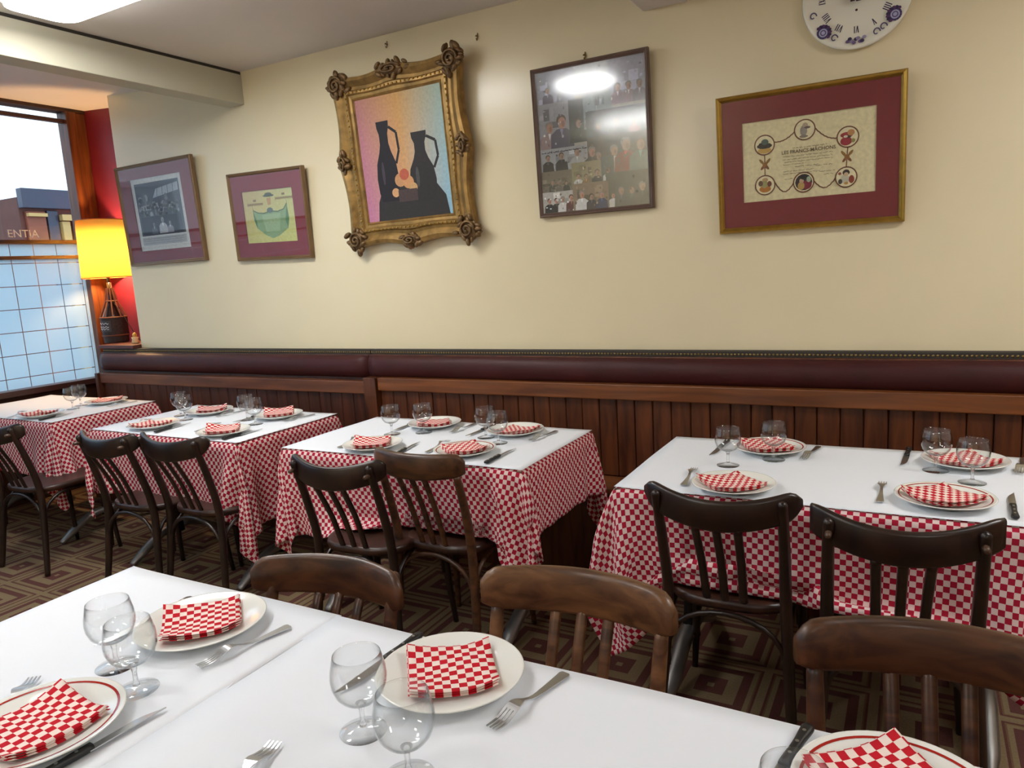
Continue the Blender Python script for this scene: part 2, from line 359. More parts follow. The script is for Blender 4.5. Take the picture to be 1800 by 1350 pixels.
def film(name, y0, y1, z0, z1):
    return from_py(name, [(-.0392, y0, z0), (-.0392, y1, z0), (-.0392, y1, z1), (-.0392, y0, z1)], [(0, 1, 2, 3)], M_FROST, win)
sq = film('frosted_square', -CELL + GAP, 0, 0, CELL - GAP)
first = True
yk = WIN_Y1 - .03
cols = []
while yk > WIN_Y0 + .07 + CELL: cols.append(yk); yk -= CELL
rows = [1.668 - CELL * (k + 1) for k in range(5)]
for y in cols:
    for z in rows:
        o = sq if first else sq.copy()
        if not first: COL.objects.link(o)
        o.location = (0, y, z); first = False
# cut squares: top row under the lower bar, strip between the bars, bottom row
for nm, z0, z1 in (('frosted_strip', 1.668, 1.692), ('frosted_strip', 1.718, 1.797), ('frosted_strip', WIN_Z0 + .014, 1.668 - CELL * 5 - GAP)):
    if z1 - z0 < .008: continue
    s0 = film(nm, -CELL + GAP, 0, z0, z1); s0.location = (0, cols[0], 0)
    for y in cols[1:]:
        o = s0.copy(); COL.objects.link(o); o.location = (0, y, 0)
film('frosted_strip', cols[0] + GAP, WIN_Y1 - .002, WIN_Z0 + .014, 1.692)

def text_mesh(name, body, size, material, parent, loc, rot, extrude=0.0, align='CENTER', shear=0.0, bold=0.0):
    c = bpy.data.curves.new(name, 'FONT'); c.body = body; c.size = size; c.extrude = extrude; c.align_x = align; c.align_y = 'CENTER'; c.shear = shear
    c.resolution_u = 2; c.offset = bold
    t = bpy.data.objects.new(name + '_tmp', c); COL.objects.link(t)
    dg = bpy.context.evaluated_depsgraph_get(); dg.update()
    me = bpy.data.meshes.new_from_object(t.evaluated_get(dg)); me.name = name
    bpy.data.objects.remove(t); bpy.data.curves.remove(c)
    me.materials.clear()
    o = link(name, me, material, parent); o.location = loc; o.rotation_euler = rot
    return o
M_WHITEINK = mat('white_vinyl', (235, 240, 244), rough=0.6)
M_DARKINK = mat('dark_ink', (70, 66, 62), rough=0.7)
text_mesh('lettering', 'ENTIA', .075, M_WHITEINK, win, (-.036, 2.94, 1.868), (PI / 2, 0, PI / 2), 0.0002)

# ---- across the street
sb = empty('shop_front', (-11.5, 0, 0))
M_SHOPW = mat('shop_brown', (108, 62, 48), rough=0.6, var=0.1); M_SHOPG = mat('shop_dark_glass', (62, 66, 84), rough=0.2)
M_SHOPY = mat('shop_yellow', (214, 176, 110), rough=0.6); M_PALE = mat('pale_stucco', (226, 232, 236), rough=0.8, var=0.03)
box('wall', -4.2, 0, 6.15, 13.5, 0, 2.86, M_SHOPW, sb)
box('fascia', 0, .14, 6.15, 13.5, 2.70, 2.98, M_SHOPG, sb, .01)
for k in range(9):
    y = 6.22 + k * .80
    box('door_panel', 0, .06, y, y + .27, .2, 2.66, mat('shop_rust', (150, 84, 60), rough=.6), sb, .01); box('sign_panel', .05, .12, y + .0, y + .27, 2.58, 2.63, M_SHOPY, sb, .005)
    box('shop_window', 0, .05, y + .30, y + .46, .3, 2.68, M_SHOPG, sb, .01)
    box('pilaster', .0, .10, y + .48, y + .60, .0, 2.52, M_SHOPY, sb, .01); box('sign_panel', .05, .14, y + .47, y + .61, 2.53, 2.62, M_SHOPY, sb, .005)
    box('pilaster', .0, .10, y + .66, y + .74, .0, 2.52, M_SHOPW, sb, .01); box('sign_panel', .05, .14, y + .65, y + .75, 2.53, 2.62, M_SHOPY, sb, .005)
tag(sb, 'brown shop front with yellow sign panels seen through the window', 'building')
pb = empty('pale_building', (-16.0, 0, 0))
box('wall', -5, 0, -6, 8.55, 0, 3.15, M_PALE, pb)
for k in range(26):
    for zz in (2.45, 1.2):
        box('window', 0, .05, -5.6 + k * .54, -5.42 + k * .54, zz, zz + .45, mat('pale_window', (150, 166, 184), rough=.3), pb, .01)
box('cornice', -.1, .15, -6, 8.55, 3.05, 3.2, M_PALE, pb, .02)
tag(pb, 'pale building across the street at the left window edge', 'building')
tag(box('street', -40, X_L - .14, -30, 30, -.25, -.12, mat('asphalt', (120, 122, 126), rough=.8, var=.08)), kind='structure')

# ---- ceiling lights
M_DIFF = bpy.data.materials.new('light_diffuser'); M_DIFF.use_nodes = True
_n = M_DIFF.node_tree; _n.nodes.clear(); _e = _n.nodes.new('ShaderNodeEmission'); _o = _n.nodes.new('ShaderNodeOutputMaterial')
_e.inputs['Color'].default_value = (1.0, 0.995, 0.975, 1); _e.inputs['Strength'].default_value = LIGHT_STRENGTH; _n.links.new(_e.outputs[0], _o.inputs[0])
M_HOUSE = mat('light_housing', (225, 222, 214), rough=0.5)
def ceiling_light(x, y, label, hl=.645):
    r = empty('ceiling_light', (x, y, Z_C)); tag(r, label, 'light', 'ceiling lights')
    def pill(bm, hx, hy, z0, z1, rad):
        pts = []
        for cx, cy, a0 in ((hx - rad, hy - rad, 0), (-hx + rad, hy - rad, PI / 2), (-hx + rad, -hy + rad, PI), (hx - rad, -hy + rad, 1.5 * PI)):
            for k in range(7): a = a0 + k * PI / 12; pts.append((cx + rad * math.cos(a), cy + rad * math.sin(a)))
        A = [bm.verts.new((px, py, z0)) for px, py in pts]; B = [bm.verts.new((px, py, z1)) for px, py in pts]
        for i in range(len(pts)): j = (i + 1) % len(pts); bm.faces.new((A[i], A[j], B[j], B[i]))
        bm.faces.new(A); bm.faces.new(list(reversed(B)))
    bm = bmesh.new(); pill(bm, hl, .155, -.046, 0, .08); from_bm('housing', bm, M_HOUSE, r)
    bm = bmesh.new(); pill(bm, hl - .006, .149, -.060, -.046, .076); from_bm('diffuser', bm, M_DIFF, r)
ceiling_light(-2.76, 1.925, 'glowing ceiling light at the top left near the beam', .50)
ceiling_light(1.45, 1.925, 'glowing ceiling light above the table under the certificate')
ceiling_light(-2.25, 0.85, 'glowing ceiling light between the window beam and the camera', .20)
ceiling_light(-2.7, -2.2, 'glowing ceiling light in the rear left corner behind the camera')
ceiling_light(-1.55, -0.05, 'glowing ceiling light behind the camera, left', .20)
ceiling_light(1.3, -1.6, 'glowing ceiling light behind the camera, right', .4)

# ------------------------------------------------------------------ banquette along the back wall
def roll_mesh(x0, x1, n):
    """padded leather roll: half-round section swept along x with slight dents"""
    prof = []
    for k in range(13):
        a = -PI / 2 + PI * k / 12
        prof.append((-0.062 * math.cos(a) ** 0.8 if math.cos(a) > 1e-6 else 0.0, 0.066 * math.sin(a)))
    vs_, fs = [], []
    for i in range(n + 1):
        x = x0 + (x1 - x0) * i / n
        d = 1 + 0.03 * math.sin(x * 7.1) + 0.02 * math.sin(x * 17.3 + 1)
        if i in (0, n): d *= .72
        for py, pz in prof: vs_.append((x, 3.155 + py * d, .945 + pz * (1 + .01 * math.sin(x * 9))))
        vs_.append((x, 3.17, 1.010)); vs_.append((x, 3.17, .88))
    m = 15
    for i in range(n):
        for k in range(m):
            a = i * m + k; b = i * m + (k + 1) % m
            fs.append((a, b, b + m, a + m))
    fs.append(tuple(range(m - 1, -1, -1))); fs.append(tuple(n * m + k for k in range(m)))
    return vs_, fs
def banquette(name, x0, x1, zoff, board_w, mb, mr, label, post):
    r = empty(name, ((x0 + x1) / 2, 3.1, 0)); tag(r, label, 'bench', 'banquette benches')
    cx = (x0 + x1) / 2; L = (-cx, -3.1, 0)
    def B(nm, a, b, c, d, e, f, m, bev=.003, parent=r): return box(nm, a - cx, b - cx, c - 3.1, d - 3.1, e, f, m, parent, bev)
    v, f = roll_mesh(x0 + .002, x1 - .002, max(24, int((x1 - x0) / .06)))
    o = from_py('backrest_roll', [(p[0] - cx, p[1] - 3.1, p[2]) for p in v], f, M_LEATHER, r, smooth=True)
    B('backing_panel', x0, x1, 3.13, 3.195, .40, 1.012, mb)
    B('braid_trim', x0, x1, 3.148, 3.199, 1.008, 1.037, M_GIMP, .004)
    bm = bmesh.new(); k = 0; x = x0 + .008
    while x < x1:
        mt = Matrix.Translation((x - cx, 3.149 - 3.1, 1.023)) @ Matrix.Diagonal((.0062, .004, .0062, 1))
        bmesh.ops.create_icosphere(bm, subdivisions=1, radius=1.0, matrix=mt); x += .0155
    tag(from_bm('nailheads', bm, M_BRASS, r, smooth=True), kind='stuff')
    B('top_rail', x0 + post, x1, 3.075, 3.128, .822 + zoff, .893 + zoff, mr, .005)
    B('seat', x0, x1, 2.895, 3.10, .43, .455, mr, .006)
    B('seat_front', x0 + .02, x1 - .02, 2.93, 2.955, .0, .43, mb)
    # boards: one mesh shared, each board its own object
    bmb = bmesh.new(); bx(bmb, .0015, board_w - .0015, 3.098 - 3.1, 3.128 - 3.1, .455, .823 + zoff, .004, 1)
    p0 = from_bm('board', bmb, mb, r); n = int(round((x1 - x0 - post) / board_w))
    for i in range(n):
        o = p0 if i == 0 else p0.copy()
        if i: COL.objects.link(o)
        o.location = (x0 + post + i * board_w - cx, (random.random() - .5) * .003, 0)
    if post: B('end_post', x0, x0 + post - .004, 3.06, 3.13, .455, .893 + zoff, mb, .004)
    return r
banquette('banquette_bench', -2.648, 1.60, 0.0, .0853, M_BOARD, M_RAIL, 'long oxblood leather banquette with plank back under the painting and certificate', .088)
banquette('banquette_bench', -5.10, -2.652, -.022, .0853, M_BOARD2, M_RAIL2, 'darker banquette section along the wall next to the window', .036)

# window ledge behind the end of the banquette
lg = box('window_ledge', -5.13, X_CORNER + .0, WY - .065, Y_REC - .002, 1.038, 1.062, mat('ledge_wood', (86, 40, 34), rough=.5, var=.15), None, .004)
tag(lg, 'narrow dark red wooden ledge carrying the lamp', 'shelf')
tag(box('alcove_panel', -5.09, X_CORNER - .006, WY + .005, Y_REC - .004, .0, 1.036, M_BOARD2, None, .003), 'dark wooden box panel below the lamp ledge', 'panel')

# ---- lamp on the ledge
def table_lamp():
    base = onz(203, 606, 1.063); x, y = -5.02, 3.325
    d = _ray(206, 600); t = (y - CAM.y) / d.y; x = (CAM + d * t).x
    r = empty('table_lamp', (x, y, 1.062)); tag(r, 'glowing yellow drum shade lamp on a wicker bottle base by the window', 'lamp')
    M_W = mat('dark_wicker', (52, 36, 32), rough=.7, var=.3, vscale=60, bump=.6, bscale=150)
    M_BOT = mat('dark_bottle', (40, 26, 24), rough=.15, coat=.4)
    bm = bmesh.new(); lathe(bm, [(0, 0), (.078, 0), (.084, .01), (.085, .045), (.088, .06), (.090, .16), (.088, .185), (0, .185)], 24); from_bm('basket', bm, M_W, r, smooth=False)
    bm = bmesh.new(); lathe(bm, [(0, .18), (.074, .18), (.070, .2), (.05, .25), (.03, .29), (.018, .32), (.017, .44), (0, .44)], 24); from_bm('bottle', bm, M_BOT, r, smooth=True)
    for z, rr in ((.055, .088), (.187, .091), (.305, .040)):
        bm = bmesh.new(); tube(bm, [(rr * math.cos(a), rr * math.sin(a), z) for a in np.linspace(0, 2 * PI, 25)[:-1]], .005, 6, True); from_bm('wicker_hoop', bm, mat('cane', (112, 66, 44), rough=.6), r, smooth=True)
    for k in range(10):
        a = 2 * PI * k / 10
        bm = bmesh.new(); tube(bm, [(.089 * math.cos(a), .089 * math.sin(a), .19), (.04 * math.cos(a), .04 * math.sin(a), .305), (.022 * math.cos(a), .022 * math.sin(a), .40)], .005, 5); from_bm('wicker_rib', bm, mat('cane', (112, 66, 44)), r)
    # label on the basket with pale scrollwork
    bm = bmesh.new(); vv = []
    for i in range(9):
        a = math.radians(-120 + i * 9); vv.append((bm.verts.new((.0915 * math.cos(a), .0915 * math.sin(a), .085)), bm.verts.new((.0915 * math.cos(a), .0915 * math.sin(a), .165))))
    for a, b in zip(vv[:-1], vv[1:]): bm.faces.new((a[0], b[0], b[1], a[1]))
    from_bm('label_patch', bm, mat('slate_label', (62, 58, 62), rough=.6), r)
    for z, n in ((.145, 5), (.120, 4), (.105, 4)):
        bm = bmesh.new(); tube(bm, [(.0925 * math.cos(math.radians(-112 + q * (60 / 10))), .0925 * math.sin(math.radians(-112 + q * (60 / 10))), z + .006 * math.sin(q * 2.1)) for q in range(10)], .0018, 4)
        from_bm('label_scroll', bm, M_WHITEINK, r)
    # shade: open drum with thickness
    m = bpy.data.materials.new('lamp_shade_cloth'); m.use_nodes = True; nt = m.node_tree; nt.nodes.clear()
    o = nt.nodes.new('ShaderNodeOutputMaterial'); t1 = nt.nodes.new('ShaderNodeBsdfTranslucent'); t1.inputs['Color'].default_value = (1.0, .84, .36, 1)
    d1 = nt.nodes.new('ShaderNodeBsdfDiffuse'); d1.inputs['Color'].default_value = (.9, .62, .2, 1); mx = nt.nodes.new('ShaderNodeMixShader'); mx.inputs[0].default_value = .15
    nt.links.new(t1.outputs[0], mx.inputs[1]); nt.links.new(d1.outputs[0], mx.inputs[2]); nt.links.new(mx.outputs[0], o.inputs[0])
    bm = bmesh.new(); Z0, Z1, R0, R1 = .475, .885, .172, .160
    lathe(bm, [(R0, Z0), (R1, Z1), (R1 - .002, Z1), (R0 - .002, Z0)], 40, close=True); sh = from_bm('lamp_shade', bm, m, r, smooth=True)
    for z, rr in ((Z0, R0), (Z1, R1)):
        bm = bmesh.new(); tube(bm, [(rr * math.cos(a), rr * math.sin(a), z) for a in np.linspace(0, 2 * PI, 41)[:-1]], .003, 5, True); from_bm('shade_wire', bm, mat('shade_edge', (190, 110, 40), rough=.6), sh, smooth=True)
    bm = bmesh.new(); tube(bm, [(0, 0, .44), (0, 0, .56)], .012, 10); from_bm('lamp_holder', bm, M_BRASS, r, smooth=True)
    em = bpy.data.materials.new('bulb_glow'); em.use_nodes = True; en = em.node_tree; en.nodes.clear(); eo = en.nodes.new('ShaderNodeOutputMaterial'); ee = en.nodes.new('ShaderNodeEmission')
    ee.inputs['Color'].default_value = (1, .62, .28, 1); ee.inputs['Strength'].default_value = LAMP_W * 1.6; en.links.new(ee.outputs[0], eo.inputs[0])
    bm = bmesh.new(); lathe(bm, [(0, .56), (.012, .56), (.018, .58), (.030, .61), (.032, .63), (.024, .655), (0, .664)], 16); from_bm('bulb', bm, em, r, smooth=True)
    for k in range(3):
        a = 2 * PI * k / 3 + .4
        bm = bmesh.new(); tube(bm, [(.012 * math.cos(a), .012 * math.sin(a), .55), (R0 * .985 * math.cos(a), R0 * .985 * math.sin(a), Z0 + .02)], .0018, 4); from_bm('shade_spoke', bm, M_BRASS, r)
    bm = bmesh.new(); tube(bm, smooth_path([(.03, -.01, .30), (.10, .0, .22), (.16, .02, .10), (.19, .06, .006), (.19, .12, .006)], 6), .0025, 5); from_bm('cord', bm, M_GIMP, r, smooth=True)
    return r
table_lamp()
# small pale ornament beside the lamp
orn = empty('ornament', (-4.86, 3.245, 1.062))
bm = bmesh.new(); lathe(bm, [(0, 0), (.022, 0), (.026, .012), (.02, .03), (.024, .045), (0, .05)], 14); from_bm('dish', bm, mat('cream_glaze', (226, 204, 150), rough=.3), orn, smooth=True)
bm = bmesh.new(); lathe(bm, [(0, .048), (.014, .05), (.016, .062), (.008, .075), (0, .08)], 12); from_bm('knob', bm, mat('ochre_glaze', (206, 168, 70), rough=.3), orn, smooth=True)
tag(orn, 'tiny cream and ochre ornament on the ledge beside the lamp', 'ornament')

# ------------------------------------------------------------------ tables, cloths and paper
Z_T = 0.735         # wooden top; cloth and paper bring it to 0.742
Z_P = 0.742
def table(name, x0, x1, y0, y1, label):
    cx, cy = (x0 + x1) / 2, (y0 + y1) / 2; hx, hy = (x1 - x0) / 2, (y1 - y0) / 2
    r = empty(name, (cx, cy, 0)); tag(r, label, 'table', 'restaurant tables')
    box('table_top', -hx, hx, -hy, hy, Z_T - .025, Z_T, M_TTOP, r, .004)
    for s in (-1, 1):
        xx = s * (hx - .14)
        bm = bmesh.new(); lathe(bm, [(0, .10), (.034, .10), (.03, .13), (.024, .2), (.022, .5), (.028, .66), (.05, .70), (.06, Z_T - .026), (0, Z_T - .026)], 16)
        from_bm('column', bm, M_IRON, r, (xx, 0, 0), smooth=True)
        for t in (-1, 1):
            bm = bmesh.new()
            pth = smooth_path([(0, t * .02, .13), (0, t * .10, .12), (0, t * .19, .075), (0, t * (hy - .03), .012)], 5)
            tube(bm, pth, [.02] * (len(pth) - 3) + [.016, .014, .012], 8, flat=1.5); from_bm('foot', bm, M_FOOT, r, (xx, 0, 0), smooth=True)
        box('bearer', xx - .02, xx + .02, -hy * .7, hy * .7, Z_T - .045, Z_T - .025, M_IRON, r, .003)
    return r

def drape(x0, x1, y0, y1, o, res, seats=(), ymax=None, frames=130, iters=9, seed=1):
    """position-based cloth: flat part lies on the table, the overhang falls and folds"""
    ox0, ox1, oy0, oy1 = o
    def axis(a, b, oa, ob):
        na, nb, nm = max(3, int(round(oa / res))), max(3, int(round(ob / res))), max(4, int(round((b - a) / res)))
        return np.concatenate([np.linspace(a - oa, a, na + 1)[:-1], np.linspace(a, b, nm + 1), np.linspace(b, b + ob, nb + 1)[1:]])
    U = axis(x0, x1, ox0, ox1); V = axis(y0, y1, oy0, oy1); nx, ny = len(U), len(V)
    X0 = np.stack([np.repeat(U, ny), np.tile(V, nx), np.zeros(nx * ny)], 1)
    Z = Z_T + .003
    p = X0.copy(); p[:, 2] = Z
    rg = np.random.default_rng(seed); 
    pin = (X0[:, 0] >= x0 - 1e-6) & (X0[:, 0] <= x1 + 1e-6) & (X0[:, 1] >= y0 - 1e-6) & (X0[:, 1] <= y1 + 1e-6)
    w = np.where(pin, 0.0, 1.0)
    dx = np.maximum(0, np.maximum(x0 - X0[:, 0], X0[:, 0] - x1)); dy = np.maximum(0, np.maximum(y0 - X0[:, 1], X0[:, 1] - y1))
    sx = np.where(X0[:, 0] < x0, -1, 1); sy = np.where(X0[:, 1] < y0, -1, 1)
    # start already hanging at 45 degrees
    p[:, 0] = np.clip(X0[:, 0], x0, x1) + sx * dx * .30; p[:, 1] = np.clip(X0[:, 1], y0, y1) + sy * dy * .30; p[:, 2] = Z - .95 * np.hypot(dx, dy)
    p += rg.normal(0, .0015, p.shape) * w[:, None]
    # low frequency ripple so folds form
    s_al = X0[:, 0] * sy + X0[:, 1] * sx
    p[:, 2] += w * .006 * np.sin(s_al * 11 + seed)
    I = np.arange(nx * ny).reshape(nx, ny); cons = []
    def add(A, B, k):
        a, b = A.ravel(), B.ravel(); keep = (w[a] + w[b]) > 0; a, b = a[keep], b[keep]
        if len(a): cons.append((a, b, np.linalg.norm(X0[a] - X0[b], axis=1), w[a] / (w[a] + w[b]) * k, w[b] / (w[a] + w[b]) * k))
    for s in (0, 1):
        add(I[s:-1:2, :], I[s + 1::2, :][:I[s:-1:2, :].shape[0]], 1.0); add(I[:, s:-1:2], I[:, s + 1::2][:, :I[:, s:-1:2].shape[1]], 1.0)
        add(I[s:-1:2, :-1], I[s + 1::2, 1:][:I[s:-1:2, :-1].shape[0]], .5); add(I[s:-1:2, 1:], I[s + 1::2, :-1][:I[s:-1:2, 1:].shape[0]], .5)
    for s in (0, 1, 2, 3):
        if s < 2:
            a, b = I[s:-2:4, :], I[s + 2::4, :]
            n = min(len(a), len(b)); add(a[:n], b[:n], .25)
            a, b = I[:, s:-2:4], I[:, s + 2::4]
            n = min(a.shape[1], b.shape[1]); add(a[:, :n], b[:, :n], .25)
        else:
            a, b = I[s:-2:4, :], I[s + 2::4, :]
            n = min(len(a), len(b)); add(a[:n], b[:n], .25)
            a, b = I[:, s:-2:4], I[:, s + 2::4]
            n = min(a.shape[1], b.shape[1]); add(a[:, :n], b[:, :n], .25)
    v = np.zeros_like(p); dt = 1 / 50.; e = .004
    for fr in range(frames):
        v[:, 2] -= 9.8 * dt; v *= .96; v[pin] = 0
        q = p + v * dt
        for _ in range(iters):
            for a, b, L0, wa, wb in cons:
                d = q[b] - q[a]; l = np.linalg.norm(d, axis=1) + 1e-9
                c = d * ((l - L0) / l)[:, None]
                q[a] += c * wa[:, None]; q[b] -= c * wb[:, None]
            # table block
            ins = (~pin) & (q[:, 0] > x0 - e) & (q[:, 0] < x1 + e) & (q[:, 1] > y0 - e) & (q[:, 1] < y1 + e) & (q[:, 2] < Z - .0005)
            if ins.any():
                qi = q[ins]; dd = np.stack([qi[:, 0] - x0 + e, x1 + e - qi[:, 0], qi[:, 1] - y0 + e, y1 + e - qi[:, 1]], 1); k = dd.argmin(1)
                qi[k == 0, 0] = x0 - e; qi[k == 1, 0] = x1 + e; qi[k == 2, 1] = y0 - e; qi[k == 3, 1] = y1 + e; q[ins] = qi
            q[:, 2] = np.where(pin, q[:, 2], np.minimum(q[:, 2], Z))
            q[:, 2] = np.maximum(q[:, 2], .02)
            if ymax is not None: q[:, 1] = np.minimum(q[:, 1], ymax)
            for (cx, cy, rz, zt) in seats:
                ca, sa = math.cos(-rz), math.sin(-rz)
                lx = (q[:, 0] - cx) * ca - (q[:, 1] - cy) * sa; ly = (q[:, 0] - cx) * sa + (q[:, 1] - cy) * ca
                on = (np.abs(lx) < .20) & (ly > -.215) & (ly < .215) & (q[:, 2] < zt) & (q[:, 2] > zt - .14)
                q[on, 2] = zt
                bk = (np.abs(lx) < .235) & (ly < -.158) & (ly > -.40) & (q[:, 2] < .80) & ~pin
                if bk.any():
                    push = (-.158 - ly[bk]); q[bk, 0] += -math.sin(rz) * push; q[bk, 1] += math.cos(rz) * push
        q[pin] = p[pin]
        v = (q - p) / dt; p = q
    faces = [(int(I[i, j]), int(I[i + 1, j]), int(I[i + 1, j + 1]), int(I[i, j + 1])) for i in range(nx - 1) for j in range(ny - 1)]
    return p, faces, X0[:, :2]

def tablecloth(x0, x1, y0, y1, o, res, label, **kw):
    p, faces, uv = drape(x0, x1, y0, y1, o, res, **kw)
    cx, cy = (x0 + x1) / 2, (y0 + y1) / 2
    p = p - np.array([cx, cy, 0])
    me = bpy.data.meshes.new('tablecloth'); me.from_pydata([tuple(a) for a in p], [], faces); me.update()
    ul = me.uv_layers.new(name='UVMap'); li = np.empty(len(me.loops), dtype=np.int32); me.loops.foreach_get('vertex_index', li)
    ul.data.foreach_set('uv', (uv[li] - uv.min(0)).astype(np.float32).ravel())
    ob = link('tablecloth', me, M_CLOTH, None, (cx, cy, 0), smooth=True)
    ss = ob.modifiers.new('smooth', 'SUBSURF'); ss.levels = 1; ss.render_levels = 1
    so = ob.modifiers.new('thick', 'SOLIDIFY'); so.thickness = .0012; so.offset = 0
    tag(ob, label, 'tablecloth', 'red checked tablecloths')
    return ob
def paper(x0, x1, y0, y1, label, seed=0, zoff=0.0, inset=(0, 0, 0, 0)):
    x0 += inset[0]; x1 -= inset[1]; y0 += inset[2]; y1 -= inset[3]
    nx, ny = 28, 16; vs_ = []; cx, cy = (x0 + x1) / 2, (y0 + y1) / 2; rg = random.Random(seed); ph = [rg.uniform(0, 6) for _ in range(4)]
    for i in range(nx + 1):
        for j in range(ny + 1):
            u, t = i / nx, j / ny; x, y = x0 + (x1 - x0) * u, y0 + (y1 - y0) * t
            edge = max(0, abs(2 * t - 1) - .85) / .15 + max(0, abs(2 * u - 1) - .9) / .1
            z = .0005 * (1 + math.sin(x * 9 + ph[0]) * math.sin(y * 7 + ph[1])) + edge * .0009 * (1 + math.sin((x + y) * 11 + ph[2]))
            vs_.append((x - cx, y - cy, z))
    fs = [(i * (ny + 1) + j, (i + 1) * (ny + 1) + j, (i + 1) * (ny + 1) + j + 1, i * (ny + 1) + j + 1) for i in range(nx) for j in range(ny)]
    o = from_py('paper_sheet', vs_, fs, M_PAPER, None, (cx, cy, Z_P - .0015 + zoff), smooth=True)
    so = o.modifiers.new('thick', 'SOLIDIFY'); so.thickness = .0006; so.offset = -1
    tag(o, label, 'table paper', 'white paper table covers')
    return o

# ------------------------------------------------------------------ chairs
def rail_mesh(bm, half, z_top, height, thick, sag, ybase, square, lift=0.0, lowr=.030):
    """curved crest rail, convex towards -y; ends at ybase + sag"""
    n = 28; rings = []
    for i in range(n + 1):
        u = -1 + 2 * i / n; u = math.copysign(abs(u) ** .9, u)
        ax = abs(u); x = half * u; y = ybase + sag * u * u
        k = max(0, (ax - .80) / .20)
        if square: top = z_top + lift * u * u - .006 * k ** 3; bot = z_top - height + (.012 + lift * .8) * u * u + .004 * k ** 3
        else: top = z_top + lift * u * u - .028 * k ** 2.6; bot = z_top - height + (.012 + lift * .8) * u * u + lowr * k ** 2.2
        t = thick * (1 - .35 * k ** 2)
        tn = Vector((half, 2 * sag * u, 0)).normalized(); nr = Vector((-tn.y, tn.x, 0))
        mid = (top + bot) / 2; hh = (top - bot) / 2; c = min(t * (.45 if thick < .03 else .36), hh * .4); ring = []
        for (a, b) in ((1, -1), (1, 1), (-1, 1), (-1, -1)):
            seq = ((t / 2, hh - c), (t / 2 - c * .3, hh - c * .3), (t / 2 - c, hh))
            if (a, b) in ((1, 1), (-1, -1)): seq = seq
            else: seq = seq[::-1]
            for dn, dz in seq: ring.append(Vector((x, y, mid)) + nr * (a * dn) + Vector((0, 0, b * dz)))
        rings.append([bm.verts.new(v) for v in ring])
    m = len(rings[0])
    for A, B in zip(rings[:-1], rings[1:]):
        for k in range(m): bm.faces.new((A[k], A[(k + 1) % m], B[(k + 1) % m], B[k]))
    bm.faces.new(list(reversed(rings[0]))); bm.faces.new(rings[-1])

